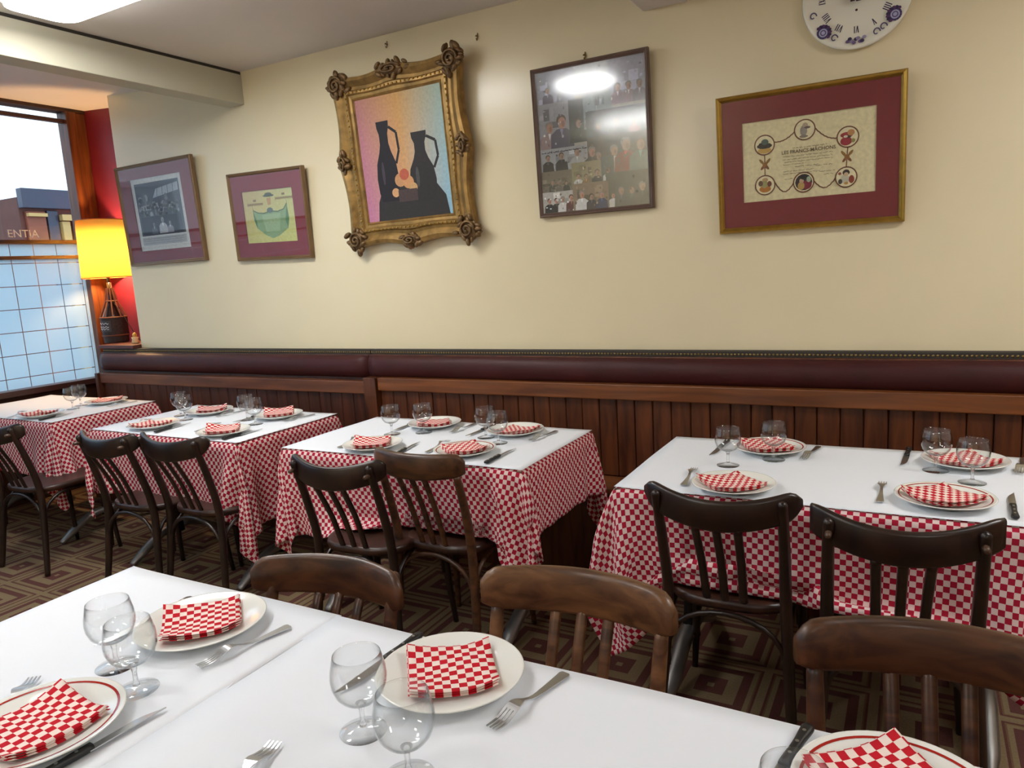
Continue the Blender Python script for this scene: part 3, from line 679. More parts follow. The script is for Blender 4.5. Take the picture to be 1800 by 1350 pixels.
def chair(style, half, wood, z_top=.825, seat_z=.455, height=.088, lift=None):
    """bentwood bistro chair, seat centre at origin, sitter faces +y"""
    r = empty('bistro_chair')
    thick = .022 if style != 'B' else .032
    if lift is None: lift = 0.0 if style == 'B' else .036
    z_top -= lift
    sag, yb = .065, -.300
    bm = bmesh.new(); rail_mesh(bm, half, z_top, height if style != 'B' else height + .012, thick, sag, yb, style == 'A2', lift, .030 if style == 'A1' and lift > 0 else .012)
    o = from_bm('back_rail', bm, wood, r, smooth=True)
    px = half * (.80 if style != 'B' else .86); yr = yb + sag * (px / half) ** 2
    for s in (-1, 1):
        bm = bmesh.new()
        if style == 'B': ytop, ztop = yr, z_top - height + .004
        else: ytop, ztop = yr - .021, z_top + lift * .64 - .024
        path = smooth_path([(s * .195, -.235, 0), (s * .180, -.205, .22), (s * .168, -.188, seat_z - .01), (s * (px * .5 + .084), (-.188 + ytop) / 2 + .008, (seat_z + ztop) / 2), (s * px, ytop, ztop)], 7)
        nP = len(path); rad = [.0135 + .0035 * math.sin(PI * i / (nP - 1)) for i in range(nP)]
        if style != 'B':
            path += [Vector((s * px, ytop - .001, ztop + .006)), Vector((s * px, ytop - .001, ztop + .010))]; rad += [.010, .004]
        tube(bm, path, rad, 12); from_bm('back_post', bm, wood, r, smooth=True)
        if style == 'A2' or style == 'A3':
            bm = bmesh.new(); tube(bm, [(s * px, yr + .004, z_top + lift * .64 - .05), (s * px, ytop - .026, z_top + lift * .64 - .05), (s * px, ytop - .030, z_top + lift * .64 - .05)], [.008, .008, .004], 8); from_bm('pin', bm, mat('pin_wood', (84, 62, 48), rough=.3), r, smooth=True)
    for k in (-1, 0, 1):
        bm = bmesh.new(); x = k * .058
        tube(bm, smooth_path([(x * .9, -.185, seat_z - .012), (x * .95, -.232, (seat_z + z_top) / 2 - .04), (x, yb + .002, z_top - height + .012)], 5), .0125, 8, flat=.62, ref=(1, 0, 0)); from_bm('spindle', bm, wood, r, smooth=True)
    # seat
    bm = bmesh.new(); pts = []
    for k in range(36):
        a = 2 * PI * k / 36; c, s_ = math.cos(a), math.sin(a)
        sx = math.copysign(abs(c) ** .62, c); sy = math.copysign(abs(s_) ** .62, s_)
        pts.append((sx * (.195 + .012 * sy), sy * .20))
    rings = []
    for sc, z in ((.0, seat_z - .007), (.5, seat_z - .006), (.86, seat_z - .002), (.93, seat_z), (.985, seat_z - .003), (1.0, seat_z - .014), (.985, seat_z - .03), (.8, seat_z - .032), (0, seat_z - .032)):
        rings.append([bm.verts.new((0, 0, z))] if sc == 0 else [bm.verts.new((x * sc, y * sc, z)) for x, y in pts])
    for A, B in zip(rings[:-1], rings[1:]):
        for k in range(36):
            k2 = (k + 1) % 36
            if len(A) == 1: bm.faces.new((A[0], B[k], B[k2]))
            elif len(B) == 1: bm.faces.new((A[k], A[k2], B[0]))
            else: bm.faces.new((A[k], A[k2], B[k2], B[k]))
    from_bm('seat', bm, M_SEATW, r, smooth=True)
    for s in (-1, 1):
        bm = bmesh.new(); tube(bm, smooth_path([(s * .165, .155, seat_z - .025), (s * .172, .168, .25), (s * .188, .19, 0)], 5), [.017] * 6 + [.015, .013, .012, .011, .011], 12); from_bm('front_leg', bm, wood, r, smooth=True)
    # bentwood arches under the seat (back, front, sides)
    def arch(p0, p1, zt):
        m = [(p0[i] * (1 - f) + p1[i] * f for i in range(3)) for f in (0, 1)]
        P0, P1 = Vector(p0), Vector(p1); bm = bmesh.new()
        path = []
        for k in range(15):
            a = PI * k / 14; f = .5 - .5 * math.cos(a); q = P0.lerp(P1, f); q.z = P0.z + (zt - P0.z) * math.sin(a) ** .6; path.append(q)
        tube(bm, path, .0085, 8); from_bm('arch_brace', bm, wood, r, smooth=True)
    arch((-.172, -.197, .22), (.172, -.197, .22), seat_z - .04)
    arch((-.162, .163, .24), (.162, .163, .24), seat_z - .04)
    for s in (-1, 1): arch((s * .172, -.19, .23), (s * .168, .155, .23), seat_z - .04)
    return r
CHAIRS = []
def place_chair(style, half, wood, A, B, facing, label, ztop=.825, **kw):
    """A, B: world xy of the two rail ends as seen from behind (left, right)"""
    c = chair(style, half, wood, ztop, **kw); A, B = Vector(A), Vector(B)
    mid = (A + B) / 2; ang = math.atan2(B.y - A.y, B.x - A.x) + (0 if facing > 0 else PI)
    off = Vector((0, .235)); off.rotate(Matrix.Rotation(ang, 2)) if False else None
    ca, sa = math.cos(ang), math.sin(ang)
    pos = mid + Vector((-sa * .235, ca * .235))
    c.location = (pos.x, pos.y, 0); c.rotation_euler = (0, 0, ang)
    tag(c, label, 'chair', 'bistro chairs')
    CHAIRS.append((pos.x, pos.y, ang, kw.get('seat_z', .455) + .004)); return c
place_chair('A1', .213, M_CHAIR, (-.68, 1.976), (-.254, 1.984), 1, 'dark chair with rounded rail ends at left of the table under the certificate')
place_chair('A2', .203, M_CHAIR, (-.218, 1.889), (.185, 1.915), 1, 'dark chair with square-ended pegged rail at the right edge, table under certificate')
place_chair('A3', .207, M_CHAIR, (-2.016, 1.903), (-1.602, 1.932), 1, 'dark chair with pegged rail at left of the table below the painting')
place_chair('B', .198, M_CHAIR2, (-1.737, 2.05), (-1.346, 2.037), 1, 'brown chair with thick plain rail at right of the table below the painting', height=.082)
place_chair('A3', .200, M_CHAIR, (-3.404, 1.945), (-3.005, 1.955), 1, 'dark chair with curled rail, left of two at second table from window')
place_chair('A1', .222, M_CHAIR, (-3.050, 2.006), (-2.610, 2.012), 1, 'dark chair with curled rounded rail, right of two at second table from window')
place_chair('A3', .205, M_CHAIR, (-4.315, 1.925), (-3.910, 1.950), 1, 'dark chair cut by the left edge at the table beside the window')
place_chair('A1', .205, M_CHAIR2, (-1.368, 1.125), (-.967, 1.172), -1, 'dark brown chair with rounded rail at far side of foreground table, leftmost', ztop=.80, height=.10, lift=-.004)
place_chair('B', .205, M_CHAIR3, (-.79, 1.225), (-.382, 1.245), -1, 'worn light brown chair with thick rail at middle of the foreground table')
place_chair('B', .205, M_CHAIR2, (-.165, 1.230), (.243, 1.272), -1, 'brown chair with thick rail at the lower right corner of the photo')

# ------------------------------------------------------------------ tables in place
SE = CHAIRS
TAB = {
 'T0': ((-5.335, -4.18, 2.222, 2.872), 'table beside the window'),
 'T1': ((-3.735, -2.636, 2.170, 2.830), 'second table from the window'),
 'T2': ((-2.363, -1.195, 2.166, 2.812), 'table below the painting'),
 'T3': ((-.828, .345, 2.088, 2.790), 'table under the certificate'),
}
OVER = {'T0': (.08, .30, .30, .24), 'T1': (.27, .37, .30, .28), 'T2': (.25, .25, .34, .30), 'T3': (.27, .27, .41, .28)}
for k, ((x0, x1, y0, y1), nm) in TAB.items():
    table('dining_table', x0 + .003, x1 - .003, y0 + .003, y1 - .003, 'cloth-covered ' + nm + ' with cast iron legs')
    tablecloth(x0, x1, y0, y1, OVER[k], .026, 'red and white checked cloth hanging over the ' + nm, seats=SE[:2] if k == 'T3' else [(a, b + .05, c, d) for a, b, c, d in SE[2:4]] if k == 'T2' else (), ymax=2.888, seed=int(k[1]) + 3)
    paper(x0, x1, y0, y1, 'white paper sheet covering the ' + nm, seed=int(k[1]), inset=(.002, .002, .006, .002))
X40, X41, X42, Y40, Y41 = -1.745, -.305, 1.12, .36, 1.075
table('dining_table', X40 + .003, X41 - .003, Y40 + .003, Y41 - .003, 'large cloth-covered foreground table nearest the camera, left')
table('dining_table', X41 + .003, X42 - .003, Y40 + .003, Y41 - .003, 'cloth-covered table joined to the foreground table, lower right')
tablecloth(X40, X41, Y40, Y41, (.25, .02, .28, .24), .03, 'red checked cloth under the paper of the foreground table, left', seats=SE[7:], seed=11, frames=100)
tablecloth(X41 + .002, X42, Y40, Y41, (.02, .25, .28, .24), .03, 'red checked cloth under the paper of the lower right table', seats=SE[7:], seed=12, frames=100)
paper(X40, -1.045, Y40, Y41, 'short white paper sheet at the left end of the foreground table', 21, inset=(.001, 0, .002, .001))
paper(-1.051, X42, Y40, Y41, 'long white paper sheet over the middle and right of the foreground tables', 22, zoff=.0010, inset=(0, .002, .002, .009))

# ------------------------------------------------------------------ tableware prototypes
def plate_mesh():
    bm = bmesh.new()
    lathe(bm, [(0, .004), (.060, .004), (.066, 0), (.072, 0), (.076, .004), (.098, .0105), (.127, .0195), (.1285, .0215), (.1275, .0225), (.1245, .0222), (.096, .0142), (.082, .0085), (.074, .0075), (0, .0075)], 56)
    bmesh.ops.recalc_face_normals(bm, faces=bm.faces); me = bpy.data.meshes.new('plate'); bm.to_mesh(me); bm.free()
    me.materials.append(M_CHINA); me.polygons.foreach_set('use_smooth', [True] * len(me.polygons)); return me
def stripe_mesh():
    bm = bmesh.new(); n = 64; A, B = [], []
    for k in range(n):
        a = 2 * PI * k / n
        A.append(bm.verts.new((.1140 * math.cos(a), .1140 * math.sin(a), .0197))); B.append(bm.verts.new((.1180 * math.cos(a), .1180 * math.sin(a), .02085)))
    for k in range(n): bm.faces.new((A[k], A[(k + 1) % n], B[(k + 1) % n], B[k]))
    me = bpy.data.meshes.new('rim_stripe'); bm.to_mesh(me); bm.free(); me.materials.append(M_STRIPE); return me
ME_PLATE, ME_STRIPE = plate_mesh(), stripe_mesh()
def fork_mesh():
    """lies along +x: handle end at 0, tine tips at 0.192"""
    bm = bmesh.new(); L = .192
    def zc(x):
        t = x / L
        return .0022 + .013 * math.exp(-((t - .68) / .14) ** 2) + .002 * max(0, (t - .9) / .1)
    def strip(xs, fw, off=0.0, th=.0018):
        rows = []
        for x in xs:
            h = fw(x); z = zc(x); rows.append([bm.verts.new((x, off - h, z)), bm.verts.new((x, off + h, z)), bm.verts.new((x, off + h, z + th)), bm.verts.new((x, off - h, z + th))])
        for A, B in zip(rows[:-1], rows[1:]):
            for k in range(4): bm.faces.new((A[k], A[(k + 1) % 4], B[(k + 1) % 4], B[k]))
        bm.faces.new(list(reversed(rows[0]))); bm.faces.new(rows[-1])
    def w(x):
        if x < .006: return .0065 + .004 * math.sqrt(max(0, x / .006))
        if x < .105: return .0105 - .0068 * ((x - .006) / .099) ** .8
        if x < .115: return .0037
        if x < .142: return .0037 + .0088 * (math.sin((x - .115) / .027 * PI / 2))
        return .0125
    strip([0, .002, .006] + list(np.linspace(.02, .112, 8)) + list(np.linspace(.117, .147, 7)), w)
    for k in range(4):
        o = (-1.5 + k) * .0067
        strip(list(np.linspace(.1465, .192, 7)), lambda x: .0023 - .0013 * ((x - .1465) / .0455) ** 2, o)
    bmesh.ops.recalc_face_normals(bm, faces=bm.faces); me = bpy.data.meshes.new('fork'); bm.to_mesh(me); bm.free(); me.materials.append(M_STEEL); return me
ME_FORK = fork_mesh()
def knife_parts():
    """handle end at x=0, tip at 0.225"""
    bm = bmesh.new(); rows = []
    for i in range(14):
        t = i / 13; x = .098 + .127 * t; h = .0085 * (1 - max(0, (t - .55) / .45) ** 2.2); e = .0085 if t < .55 else .0085 - (.0085 - .0) * ((t - .55) / .45) ** 2
        rows.append([bm.verts.new((x, -.0085, .003)), bm.verts.new((x, max(-.0084, -.0085 + h + e), .0034)), bm.verts.new((x, -.0085, .0052))])
    for A, B in zip(rows[:-1], rows[1:]):
        for k in range(3): bm.faces.new((A[k], A[(k + 1) % 3], B[(k + 1) % 3], B[k]))
    bm.faces.new(rows[0]); bm.faces.new(list(reversed(rows[-1])))
    bmesh.ops.recalc_face_normals(bm, faces=bm.faces); blade = bpy.data.meshes.new('blade'); bm.to_mesh(blade); bm.free(); blade.materials.append(M_STEEL)
    bm = bmesh.new(); rows = []
    for i in range(15):
        t = i / 14; x = .105 * t; hw = .0088 + .0012 * math.cos(t * 2 * PI) ; hw *= (1 if t > .06 else .7 + .3 * t / .06); hw *= (1 - .15 * t)
        hz = .0058 * (1 if t > .06 else .7); ring = []
        for k in range(10):
            a = 2 * PI * k / 10; ring.append(bm.verts.new((x, math.copysign(abs(math.cos(a)) ** .7, math.cos(a)) * hw, .0062 + math.copysign(abs(math.sin(a)) ** .7, math.sin(a)) * hz)))
        rows.append(ring)
    for A, B in zip(rows[:-1], rows[1:]):
        for k in range(10): bm.faces.new((A[k], A[(k + 1) % 10], B[(k + 1) % 10], B[k]))
    bm.faces.new(list(reversed(rows[0]))); bm.faces.new(rows[-1])
    bmesh.ops.recalc_face_normals(bm, faces=bm.faces); hd = bpy.data.meshes.new('handle'); bm.to_mesh(hd); bm.free(); hd.materials.append(M_BLACK); hd.polygons.foreach_set('use_smooth', [True] * len(hd.polygons))
    bm = bmesh.new(); lathe(bm, [(0, .011), (.0028, .011), (.0028, .0124), (0, .0126)], 10); rv = bpy.data.meshes.new('rivet'); bm.to_mesh(rv); bm.free(); rv.materials.append(M_STEEL)
    return blade, hd, rv
ME_BLADE, ME_HANDLE, ME_RIVET = knife_parts()
def glass_parts():
    t = .0011
    outer = [(.007, .0495), (.018, .0515), (.029, .0575), (.0375, .068), (.0425, .082), (.0436, .094), (.0424, .107), (.0392, .121), (.0370, .130)]
    inner = [(r - t, z + (.004 if i == 0 else .0012 if i < 4 else 0)) for i, (r, z) in enumerate(outer)]
    bm = bmesh.new(); lathe(bm, [(0, .049)] + outer + [(.0366, .1309), (.0361, .1308)] + inner[::-1][1:] + [(0, .0545)], 40); bmesh.ops.recalc_face_normals(bm, faces=bm.faces)
    b = bpy.data.meshes.new('bowl'); bm.to_mesh(b); bm.free()
    bm = bmesh.new(); lathe(bm, [(0, .0488), (.009, .0488), (.0055, .043), (.0042, .035), (.0042, .018), (.006, .010), (0, .010)], 20); bmesh.ops.recalc_face_normals(bm, faces=bm.faces)
    s = bpy.data.meshes.new('stem'); bm.to_mesh(s); bm.free()
    bm = bmesh.new(); lathe(bm, [(0, .0005), (.0365, .0005), (.0372, .0014), (.0362, .0024), (.022, .0048), (.010, .0085), (.006, .0102), (0, .0102)], 40); bmesh.ops.recalc_face_normals(bm, faces=bm.faces)
    f = bpy.data.meshes.new('foot'); bm.to_mesh(f); bm.free()
    for me, m in ((b, M_BOWL), (s, M_SOLIDGLASS), (f, M_BOWL)): me.materials.append(m); me.polygons.foreach_set('use_smooth', [True] * len(me.polygons))
    return b, s, f
ME_GB, ME_GS, ME_GF = glass_parts()

def put(name, me, parent, loc=(0, 0, 0)):
    o = bpy.data.objects.new(name, me); COL.objects.link(o); o.parent = parent; o.location = loc; return o
ZS = Z_P + .0016
def plate(x, y, rim, label, sc=1.0):
    r = empty('dinner_plate', (x, y, ZS), random.uniform(0, 6)); tag(r, label, 'plate', 'dinner plates'); r.scale = (sc, sc, 1)
    put('plate_body', ME_PLATE, r)
    if rim: put('rim_stripe', ME_STRIPE, r)
def fork(tip, end, label):
    T, E_ = onz(*tip, Z_P + .004), onz(*end, Z_P + .004); m = (T + E_) / 2; a = math.atan2(T.y - E_.y, T.x - E_.x)
    o = bpy.data.objects.new('fork', ME_FORK); COL.objects.link(o); o.location = (m.x - .096 * math.cos(a), m.y - .096 * math.sin(a), ZS); o.rotation_euler = (0, 0, a)
    tag(o, label, 'fork', 'forks')
def knife(tip, end, label, rivets=True):
    T, E_ = onz(*tip, Z_P + .004), onz(*end, Z_P + .006); m = (T + E_) / 2; a = math.atan2(T.y - E_.y, T.x - E_.x)
    r = empty('steak_knife', (m.x - .1125 * math.cos(a), m.y - .1125 * math.sin(a), ZS - .0003), a); tag(r, label, 'knife', 'steak knives')
    put('blade', ME_BLADE, r); h = put('handle', ME_HANDLE, r)
    if rivets:
        for q in (.022, .052, .082): put('rivet', ME_RIVET, h, (q, 0, 0))
def goblet(rim_px, label):
    p = onz(*rim_px, Z_P + .131)
    r = empty('wine_glass', (p.x, p.y, ZS - .0002), random.uniform(0, 6)); tag(r, label, 'glass', 'wine glasses')
    put('bowl', ME_GB, r); put('stem', ME_GS, r); put('foot', ME_GF, r)
NAPC = [0]
def napkin(pc, corners, label, half=.106, dz=.0, square=False):
    """pc: plate centre; corners: four pixels round the napkin; layered folded cloth square following the plate"""
    Q = [onz(*c, Z_P + .03) for c in corners]; m = sum((Vector((q.x, q.y)) for q in Q), Vector((0, 0))) / 4
    z = sum(complex(q.x - m.x, q.y - m.y) * (1j ** (-k if True else k)) for k, q in enumerate(Q)); z2 = sum(complex(q.x - m.x, q.y - m.y) * (1j ** k) for k, q in enumerate(Q))
    zz = z if abs(z) > abs(z2) else z2; a0 = math.atan2(zz.imag, zz.real)
    c = Vector((pc[0], pc[1])).lerp(m, .55)
    NAPC[0] += 1; rg = random.Random(NAPC[0] * 13); n = 12; vs_, fs, uvs = [], [], []
    s = half / math.sqrt(2); ph = rg.uniform(0, 6); k1 = rg.uniform(.008, .016); layers = 3
    rot = a0 - PI / 4
    cs = [(-s, -s), (s, -s), (s, s), (-s, s)]
    def base(x, y):
        wx, wy = c.x + x * math.cos(rot) - y * math.sin(rot), c.y + x * math.sin(rot) + y * math.cos(rot)
        rr = math.hypot(wx - pc[0], wy - pc[1])
        pz = .0080 if rr < .08 else .0085 + (rr - .082) * .33
        return wx - c.x, wy - c.y, max(pz, 0)
    uo = (rg.randrange(4) * .0136, rg.randrange(4) * .0136)
    for L in range(layers):
        sc = 1.0 - .02 * (L == 1) - .012 * (L == 0); ox, oy = rg.uniform(-.003, .003), rg.uniform(-.003, .003)
        b0 = len(vs_)
        for side in (0, 1):
            for i in range(n + 1):
                for j in range(n + 1):
                    x = (-1 + 2 * i / n) * s * sc + ox; y = (-1 + 2 * j / n) * s * sc + oy
                    wx, wy, pz = base(x, y); u, t = x / s, y / s
                    bend = k1 * (.35 * (u * u) + .25 * max(0, u * t) + .5 * max(0, t - .45) ** 2) + .0022 * math.sin(u * 3.2 + ph) * math.cos(t * 2.6 + ph)
                    edge = .0016 * (1 - max(abs(u), abs(t)) ** 6)
                    zz_ = pz + .0035 + bend * (1 + .12 * L) + L * .0040 + (edge if side else -edge) + (.0004 if side else -.0002)
                    vs_.append((wx, wy, zz_)); uvs.append((x + .2 + uo[0], y + .2 + uo[1]))
        N = (n + 1) * (n + 1)
        for i in range(n):
            for j in range(n):
                a = i * (n + 1) + j; b = a + n + 1
                fs.append((b0 + N + a, b0 + N + b, b0 + N + b + 1, b0 + N + a + 1)); fs.append((b0 + a + 1, b0 + b + 1, b0 + b, b0 + a))
        per = [i * (n + 1) for i in range(n)] + [n * (n + 1) + j for j in range(n)] + [i * (n + 1) + n for i in range(n, 0, -1)] + [j for j in range(n, 0, -1)]
        for q in range(len(per)):
            a, b = per[q], per[(q + 1) % len(per)]; fs.append((b0 + a, b0 + b, b0 + N + b, b0 + N + a))
    me = bpy.data.meshes.new('napkin'); me.from_pydata(vs_, [], fs); me.update()
    ul = me.uv_layers.new(name='UVMap')
    for lp in me.loops: ul.data[lp.index].uv = uvs[lp.vertex_index]
    o = link('napkin', me, M_NAPKIN, None, (c.x, c.y, ZS + dz), smooth=True)
    tag(o, label, 'napkin', 'checked napkins'); return o

def world_px(px, z=Z_P + .018):
    p = onz(*px, z); return (p.x, p.y)
SETS = [
 # table, place, plate (px or xy), rim, napkin corners, fork(tip,end), knife(tip,end)
 ('T4', 'far left', (-1.278, .913), 0, ((296, 1063), (422, 1040), (425, 1100), (278, 1136)), ((345, 1175), (512, 1099)), ((165, 1140), (340, 1050))),
 ('T4', 'near left', (-1.227, .560), 1, ((100, 1205), (184, 1248), (40, 1335), (-50, 1270)), ((64, 1189), (-40, 1310)), ((267, 1254), (60, 1372))),
 ('T4', 'far middle', (-.692, .958), 0, ((718, 1138), (858, 1115), (875, 1205), (715, 1230)), ((858, 1287), (1000, 1180)), ((582, 1230), (748, 1109))),
 ('T4b', 'far side', (-.004, .936), 1, ((1597, 1316), (1650, 1368), (1520, 1410), (1440, 1352)), None, ((1318, 1440), (1422, 1278))),
 ('T3', 'back left', (1353, 785), 1, ((1302, 772), (1368, 762), (1393, 784), (1315, 796)), ((1411, 808), (1440, 784)), ((1247, 804), (1283, 771))),
 ('T3', 'front left', (1289, 849), 0, ((1223, 840), (1298, 826), (1348, 848), (1268, 860)), ((1226, 816), (1195, 862)), None),
 ('T3', 'back right', (1696, 808), 0, ((1632, 797), (1715, 787), (1760, 810), (1695, 822)), ((1790, 836), (1800, 803)), ((1586, 823), (1600, 784))),
 ('T3', 'front right', (1660, 873), 1, ((1583, 860), (1668, 848), (1737, 870), (1650, 892)), ((1553, 840), (1545, 892)), ((1775, 863), (1786, 915))),
 ('T2', 'back left', (764, 743), 0, ((731, 740), (790, 732), (793, 747), (732, 751)), ((795, 760), (834, 745)), ((694, 757), (738, 739))),
 ('T2', 'back right', (906, 755), 0, ((880, 762), (914, 742), (946, 751), (906, 766)), ((935, 774), (977, 758)), ((823, 766), (868, 747))),
 ('T2', 'front left', (655, 780), 0, ((620, 768), (680, 767), (687, 780), (621, 784)), ((643, 763), (585, 792)), ((737, 776), (690, 802))),
 ('T2', 'front right', (817, 789), 1, ((774, 783), (839, 775), (853, 786), (815, 797)), ((788, 775), (750, 795)), ((904, 788), (853, 814))),
 ('T1', 'back left', (369, 721), 0, ((349, 712), (399, 708), (401, 720), (344, 726)), ((382, 732), (430, 721)), None),
 ('T1', 'front left', (271, 745), 0, ((224, 748), (258, 736), (301, 738), (265, 752)), ((276, 733), (210, 755)), ((337, 742), (268, 761))),
 ('T1', 'back right', (490, 728), 0, ((467, 716), (518, 712), (518, 724), (460, 732)), ((498, 741), (553, 728)), ((420, 740), (462, 728))),
 ('T1', 'front right', (393, 757), 0, ((360, 747), (415, 744), (419, 756), (363, 760)), ((391, 742), (338, 761)), ((462, 753), (388, 773))),
 ('T0', 'back', (187, 704), 0, ((153, 707), (178, 697), (215, 694), (205, 705)), ((190, 715), (240, 705)), None),
 ('T0', 'front', (71, 727), 0, ((28, 728), (57, 720), (102, 721), (83, 729)), ((48, 722), (12, 735)), ((135, 723), (60, 741))),
]
TN = {'T0': 'table beside the window', 'T1': 'second table from the window', 'T2': 'table below the painting', 'T3': 'table under the certificate', 'T4': 'foreground table', 'T4b': 'lower right table'}
for t, pos, pc, rim, nap, fk, kn in SETS:
    xy = pc if abs(pc[0]) < 6 else world_px(pc)
    plate(xy[0], xy[1], rim, ('red-rimmed white plate, ' if rim else 'plain white plate, ') + pos + ' of the ' + TN[t], 1.0 if t[:2] == 'T4' else .955)
    napkin(xy, nap, 'red checked napkin on the plate, ' + pos + ' of the ' + TN[t])
    if fk: fork(fk[0], fk[1], 'steel fork beside the plate, ' + pos + ' of the ' + TN[t])
    if kn: knife(kn[0], kn[1], 'black-handled steak knife, ' + pos + ' setting of the ' + TN[t])
fork((478, 1314), (345, 1462), 'fork cut by the bottom edge, near middle of the foreground table')
for px, lb in [
 ((188, 1058), 'wine glass, further of the left pair on the foreground table'), ((223, 1093), 'wine glass, nearer of the left pair on the foreground table'),
 ((626, 1150), 'wine glass, further of the middle pair on the foreground table'), ((706, 1218), 'wine glass, nearer of the middle pair on the foreground table'),
 ((1397, 1351), 'wine glass barely in view by the knife at the bottom right'),
 ((1279, 752), 'wine glass, leftmost on the table under the certificate'), ((1360, 743), 'wine glass before the back left plate, table under the certificate'),
 ((1647, 756), 'wine glass, left of the right pair, table under the certificate'), ((1712, 773), 'wine glass, right of the right pair, table under the certificate'),
 ((685, 713), 'wine glass, leftmost on the table below the painting'), ((741, 710), 'wine glass before the back left plate, table below the painting'),
 ((851, 716), 'wine glass, further of the right pair, table below the painting'), ((873, 724), 'wine glass, nearer of the right pair, table below the painting'),
 ((313, 690), 'wine glass, further of the left pair, second table from the window'), ((321, 696), 'wine glass, nearer of the left pair, second table from the window'),
 ((430, 695), 'wine glass, further of the right pair, second table from the window'), ((444, 701), 'wine glass, nearer of the right pair, second table from the window'),
 ((123, 682), 'wine glass, nearer of two on the table beside the window'), ((137, 677), 'wine glass, further of two on the table beside the window')]:
    goblet(px, lb)

# ------------------------------------------------------------------ pictures on the wall
class Print:
    """flat printed sheet built from coloured shapes, x right, z up, origin bottom left"""
    def __init__(s): s.v, s.f, s.c, s.k = [], [], [], 0
    def poly(s, pts, col):
        d = s.k * .000012; s.k += 1; b = len(s.v); s.v += [(x, -d, z) for x, z in pts]; s.f.append(tuple(range(b, b + len(pts)))); s.c.append([col] * len(pts))
    def rect(s, x0, z0, x1, z1, col): s.poly([(x0, z0), (x1, z0), (x1, z1), (x0, z1)], col)
    def grad(s, x0, z0, x1, z1, cols):
        """cols: bl, br, tr, tl"""
        n = 8; L = [[lin(q) for q in c] for c in cols]; d = s.k * .000012; s.k += 1
        for i in range(n):
            for j in range(n):
                quad = []; cc = []
                for a, b in ((i, j), (i + 1, j), (i + 1, j + 1), (i, j + 1)):
                    u, t = a / n, b / n; quad.append((x0 + (x1 - x0) * u, -d, z0 + (z1 - z0) * t))
                    cc.append(tuple((L[0][q] * (1 - u) + L[1][q] * u) * (1 - t) + (L[3][q] * (1 - u) + L[2][q] * u) * t for q in range(3)))
                k = len(s.v); s.v += quad; s.f.append((k, k + 1, k + 2, k + 3)); s.c.append([('lin', c) for c in cc])
    def ell(s, cx, cz, rx, rz, col, n=18, a0=0.0): s.poly([(cx + rx * math.cos(a) * math.cos(a0) - rz * math.sin(a) * math.sin(a0), cz + rx * math.cos(a) * math.sin(a0) + rz * math.sin(a) * math.cos(a0)) for a in np.linspace(0, 2 * PI, n + 1)[:-1]], col)
    def line(s, pts, w, col):
        for (x0, z0), (x1, z1) in zip(pts[:-1], pts[1:]):
            l = math.hypot(x1 - x0, z1 - z0) or 1; nx, nz = -(z1 - z0) / l * w / 2, (x1 - x0) / l * w / 2
            s.poly([(x0 + nx, z0 + nz), (x0 - nx, z0 - nz), (x1 - nx, z1 - nz), (x1 + nx, z1 + nz)], col)
    def ring(s, cx, cz, r, w, col, n=24, rz=None):
        rz = rz or r; s.line([(cx + r * math.cos(a), cz + rz * math.sin(a)) for a in np.linspace(0, 2 * PI, n + 1)], w, col)
    def scribble(s, x0, x1, z, h, w, col, seed):
        """unreadable handwriting: short wavy strokes grouped in words"""
        g = random.Random(seed); x = x0
        while x < x1:
            ln = min(g.uniform(.6, 2.2) * h * 3, x1 - x); n = max(3, int(ln / (h * .35)))
            s.line([(x + ln * k / n, z + g.uniform(-.5, .5) * h) for k in range(n + 1)], w, col); x += ln + h * .9
    def build(s, name, parent, loc):
        me = bpy.data.meshes.new(name); me.from_pydata(s.v, [], s.f); me.update()
        ca = me.color_attributes.new('Col', 'FLOAT_COLOR', 'CORNER'); i = 0
        for cs in s.c:
            for c in cs:
                ca.data[i].color = (tuple(c[1]) + (1,)) if c[0] == 'lin' else rgb(*c); i += 1
        return link(name, me, M_PRINT, parent, loc)

def frame_side(bm, prof, L, miter_in):
    pass
def moulding(parent, name, w, h, prof, material, scallop=None, nseg=1):
    """four mitred lengths; prof: (inset from outer edge, y) pairs, y<0 towards the room; origin bottom centre of frame"""
    out = []
    for side in range(4):
        vs_, fs = [], []
        m = len(prof)
        for i in range(nseg + 1):
            t = i / nseg
            for ins, y in prof:
                oset = scallop(t, side) * (1 - ins / prof_max(prof)) if scallop else 0.0
                if side in (0, 2): a = -w / 2 + ins + (w - 2 * ins) * t; b = (0 + ins - oset) if side == 0 else (h - ins + oset); vs_.append((a, y, b))
                else: b = ins + (h - 2 * ins) * t; a = (-w / 2 + ins - oset) if side == 1 else (w / 2 - ins + oset); vs_.append((a, y, b))
        for i in range(nseg):
            for k in range(m):
                a = i * m + k; b = i * m + (k + 1) % m; fs.append((a, b, b + m, a + m))
        fs.append(tuple(range(m))); fs.append(tuple(nseg * m + k for k in reversed(range(m))))
        bm = bmesh.new(); V = [bm.verts.new(v) for v in vs_]
        for f in fs: bm.faces.new([V[q] for q in f])
        out.append(from_bm(name, bm, material, parent, smooth=False))
    return out
def prof_max(p): return max(q[0] for q in p) or 1
def picture(name, x, z, w, h, lean, roll, label, cat='picture'):
    r = empty(name, (x, WY - .030, z - h / 2 * math.cos(math.radians(lean)))); r.rotation_euler = (math.radians(lean), -math.radians(roll), 0)
    return tag(r, label, cat, 'framed pictures')
PROF = lambda wd, dp: [(0, dp), (0, .004), (wd * .2, -.002), (wd * .45, .001), (wd * .6, -.001), (wd * .85, .005), (wd, .009), (wd, dp)]
